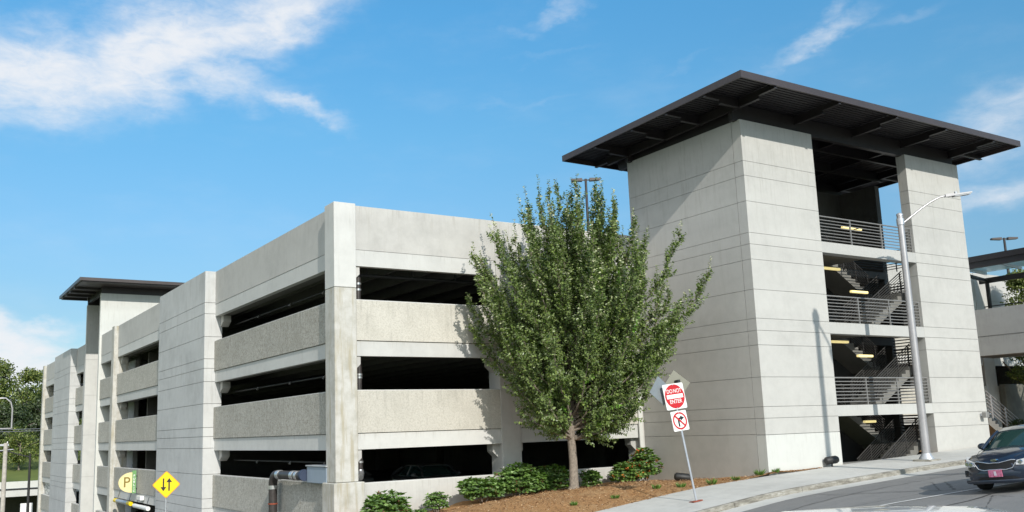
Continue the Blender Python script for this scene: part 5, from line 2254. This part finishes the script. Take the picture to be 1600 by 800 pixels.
            m.tube([(2.26, sg * 0.715, 0.70), (2.325, sg * 0.715, 0.70)], [0.045, 0.04], 12)
            m.build('lamp_reflector', CHROME, hl)
            m = MB()
            m.tube([(2.14, sg * 0.80, 0.72), (2.06, sg * 0.845, 0.77)], 0.025, 8)
            m.build('indicator', AMBER, hl)
            # fog lamp pocket
            m = MB()
            m.poly([(sg * 0.60, 0.40), (sg * 0.80, 0.42), (sg * 0.78, 0.50), (sg * 0.62, 0.47)], 'x', 2.10, 2.285)
            fg = m.build('fog_lamp_pocket', BLACK, t)
            m = MB()
            m.tube([(2.26, sg * 0.69, 0.445), (2.30, sg * 0.69, 0.445)], 0.03, 10)
            m.build('fog_lamp', LAMPGLASS, fg)
        # bumper: front mask following the nose, grille in a pinched outline
        out_t = [(0.0, 0.705), (0.12, 0.700), (0.25, 0.725), (0.40, 0.752), (0.49, 0.745)]
        out_b = [(0.47, 0.65), (0.40, 0.57), (0.25, 0.535), (0.12, 0.55), (0.0, 0.545)]
        right = out_t + out_b
        ring = right + [(-y, z) for y, z in reversed(right[1:-1])]

        def nose(y):
            return 2.425 - 0.35 * (abs(y)) ** 2.2

        def plate3(ring, d0, d1, mi=0, mb=None):
            n_ = len(ring)
            vs = [(nose(y) + d0, y, z) for y, z in ring] + [(nose(y) + d1, y, z) for y, z in ring]
            fs = [list(range(n_))[::-1], list(range(n_, 2 * n_))] + [(i, (i + 1) % n_, n_ + (i + 1) % n_, n_ + i) for i in range(n_)]
            mb.add(vs, fs, mi)
        m = MB()
        mid = len(right)
        # strips to keep the curved grille from being one n-gon
        cols = [0.0, 0.06, 0.12, 0.19, 0.25, 0.33, 0.40, 0.445, 0.485]
        zt = lambda y: interp(abs(y), [p[0] for p in out_t], [p[1] for p in out_t])
        zb2 = lambda y: interp(abs(y), [0, .12, .25, .40, .485], [0.545, .55, .535, .57, .69])
        ys_full = [-c for c in reversed(cols[1:])] + cols
        vs = []
        for y in ys_full:
            vs.append((nose(y) + 0.02, y, zt(y)))
            vs.append((nose(y) + 0.03, y, zb2(y)))
        m.add(vs, [(2 * k, 2 * k + 1, 2 * k + 3, 2 * k + 2) for k in range(len(ys_full) - 1)], 0, False)
        gr = m.build('grille', MESHGRILLE, t, recalc=False)
        m = MB()
        m.tube([(nose(y) + 0.028, y, zt(y)) for y in ys_full] , 0.014, 6)
        m.tube([(nose(y) + 0.038, y, zb2(y)) for y in ys_full], 0.014, 6)
        m.build('grille_surround', CHROME, gr)
        # emblem
        m = MB()
        n_ = 20
        m.poly([(0.075 * math.cos(2 * PI * k / n_), 0.765 + 0.026 * math.sin(2 * PI * k / n_)) for k in range(n_)], 'x', 2.33, 2.425)
        em = m.build('emblem', CHROME, t)
        text_mesh('lettering', 'KIA', 0.05, MESHGRILLE, em, Matrix.Translation((2.427, 0, 0.764)) @ Matrix.Rotation(R(90), 4, 'Z') @ Matrix.Rotation(R(90), 4, 'X'), 0.001, 1.1)
        # lower intake
        m = MB()
        vs = []
        yy_ = [-0.60, -0.5, -0.35, -0.2, 0, 0.2, 0.35, 0.5, 0.60]
        for y in yy_:
            vs.append((nose(y) + 0.035, y, 0.385))
            vs.append((nose(y) + 0.025, y, 0.30))
        m.add(vs, [(2 * k, 2 * k + 1, 2 * k + 3, 2 * k + 2) for k in range(len(yy_) - 1)])
        m.build('lower_intake', MESHGRILLE, t, recalc=False)
        # bumper skin
        m = MB()
        ys2 = [-0.86, -0.75, -0.6, -0.4, -0.2, 0, 0.2, 0.4, 0.6, 0.75, 0.86]
        rows = [(0.545, 0.018), (0.46, 0.045), (0.385, 0.04)]
        vs = []
        for z, dd in rows:
            for y in ys2:
                vs.append((nose(y) + dd, y, z))
        n_ = len(ys2)
        m.add(vs, [(j * n_ + i, j * n_ + i + 1, (j + 1) * n_ + i + 1, (j + 1) * n_ + i) for j in range(2) for i in range(n_ - 1)], 0, True)
        rows = [(0.305, 0.03), (0.26, 0.05), (0.22, 0.0)]
        vs = []
        for z, dd in rows:
            for y in ys2:
                vs.append((nose(y) + dd, y, z))
        m.add(vs, [(j * n_ + i, j * n_ + i + 1, (j + 1) * n_ + i + 1, (j + 1) * n_ + i) for j in range(2) for i in range(n_ - 1)], 0, True)
        m.build('bumper', paintm, t)
        if plate:
            m = MB()
            m.cbox(2.462, -0.160, 0.375, 2.484, 0.160, 0.535, 0.004)
            pt_ = m.build('licence_plate', PLATE, t)
            m = MB()
            m.box(2.4845, -0.03, 0.41, 2.487, 0.03, 0.51)
            m.build('plate_emblem', simple('plate_pale_mark', (0.6, 0.55, 0.62), 0.5), pt_)
        # hood seams
        m = MB()
        for sg in (1, -1):
            m.tube([(1.15, sg * 0.70, 1.005), (1.7, sg * 0.66, 0.955), (2.1, sg * 0.55, 0.865), (2.27, sg * 0.42, 0.805)], 0.006, 4)
        m.build('hood_seam', BLACK, t)
        # interior hints: seats and wheel
        m = MB()
        for sg in (1, -1):
            m.cbox(-0.25, sg * 0.36 - 0.2, 0.75, -0.05, sg * 0.36 + 0.2, 1.30, 0.05)
        m.build('seat', BLACK, t)
    else:
        for sg in (1, -1):
            m = MB()
            m.cbox(2.18, min(sg * 0.5, sg * 0.8), 0.66, 2.36, max(sg * 0.5, sg * 0.8), 0.76, 0.02)
            m.build('headlight', LAMPGLASS, t)
    return t


hd_ = R(180 + 3)
cp = Vector((22.42, 12.52))
fwd = Vector((math.cos(hd_), math.sin(hd_)))
ctr = cp - fwd * 2.42
czz = road_z(ctr.x, ctr.y) - 0.0
gx = (road_z(ctr.x + 1, ctr.y) - road_z(ctr.x - 1, ctr.y)) / 2
gy = (road_z(ctr.x, ctr.y + 1) - road_z(ctr.x, ctr.y - 1)) / 2
car = make_car('dark blue sedan with pink front plate driving toward the camera at the right edge', (ctr.x, ctr.y, czz), hd_, NAVY, detail=True, plate=True)
nrm = Vector((-gx, -gy, 1)).normalized()
fx = Vector((fwd.x, fwd.y, 0))
fx = (fx - nrm * fx.dot(nrm)).normalized()
fy = nrm.cross(fx)
MM = Matrix((fx, fy, nrm)).transposed().to_4x4()
MM.translation = Vector((ctr.x, ctr.y, czz))
car.matrix_world = MM

# pale car close to the camera, only its roof edge in view
wd_ = math.atan2(-0.534, 0.845)
wpos = Vector((8.85, 5.38))
wcar = make_car('white van-like car close to the camera, only its roof edge showing along the bottom', (wpos.x, wpos.y, road_z(wpos.x, wpos.y) - 0.125), wd_, WHITEPAINT, detail=True, suv=True)

make_car('grey car in the dark ground deck behind the left wall beside the corner', (16.3, 38.3, -0.52), R(95), GREYPAINT, detail=False)
make_car('grey car facing out in the dark ground deck behind the front wall', (19.0, 34.5, -0.52), R(-95), GREYPAINT, detail=False)

bpy.context.view_layer.update()
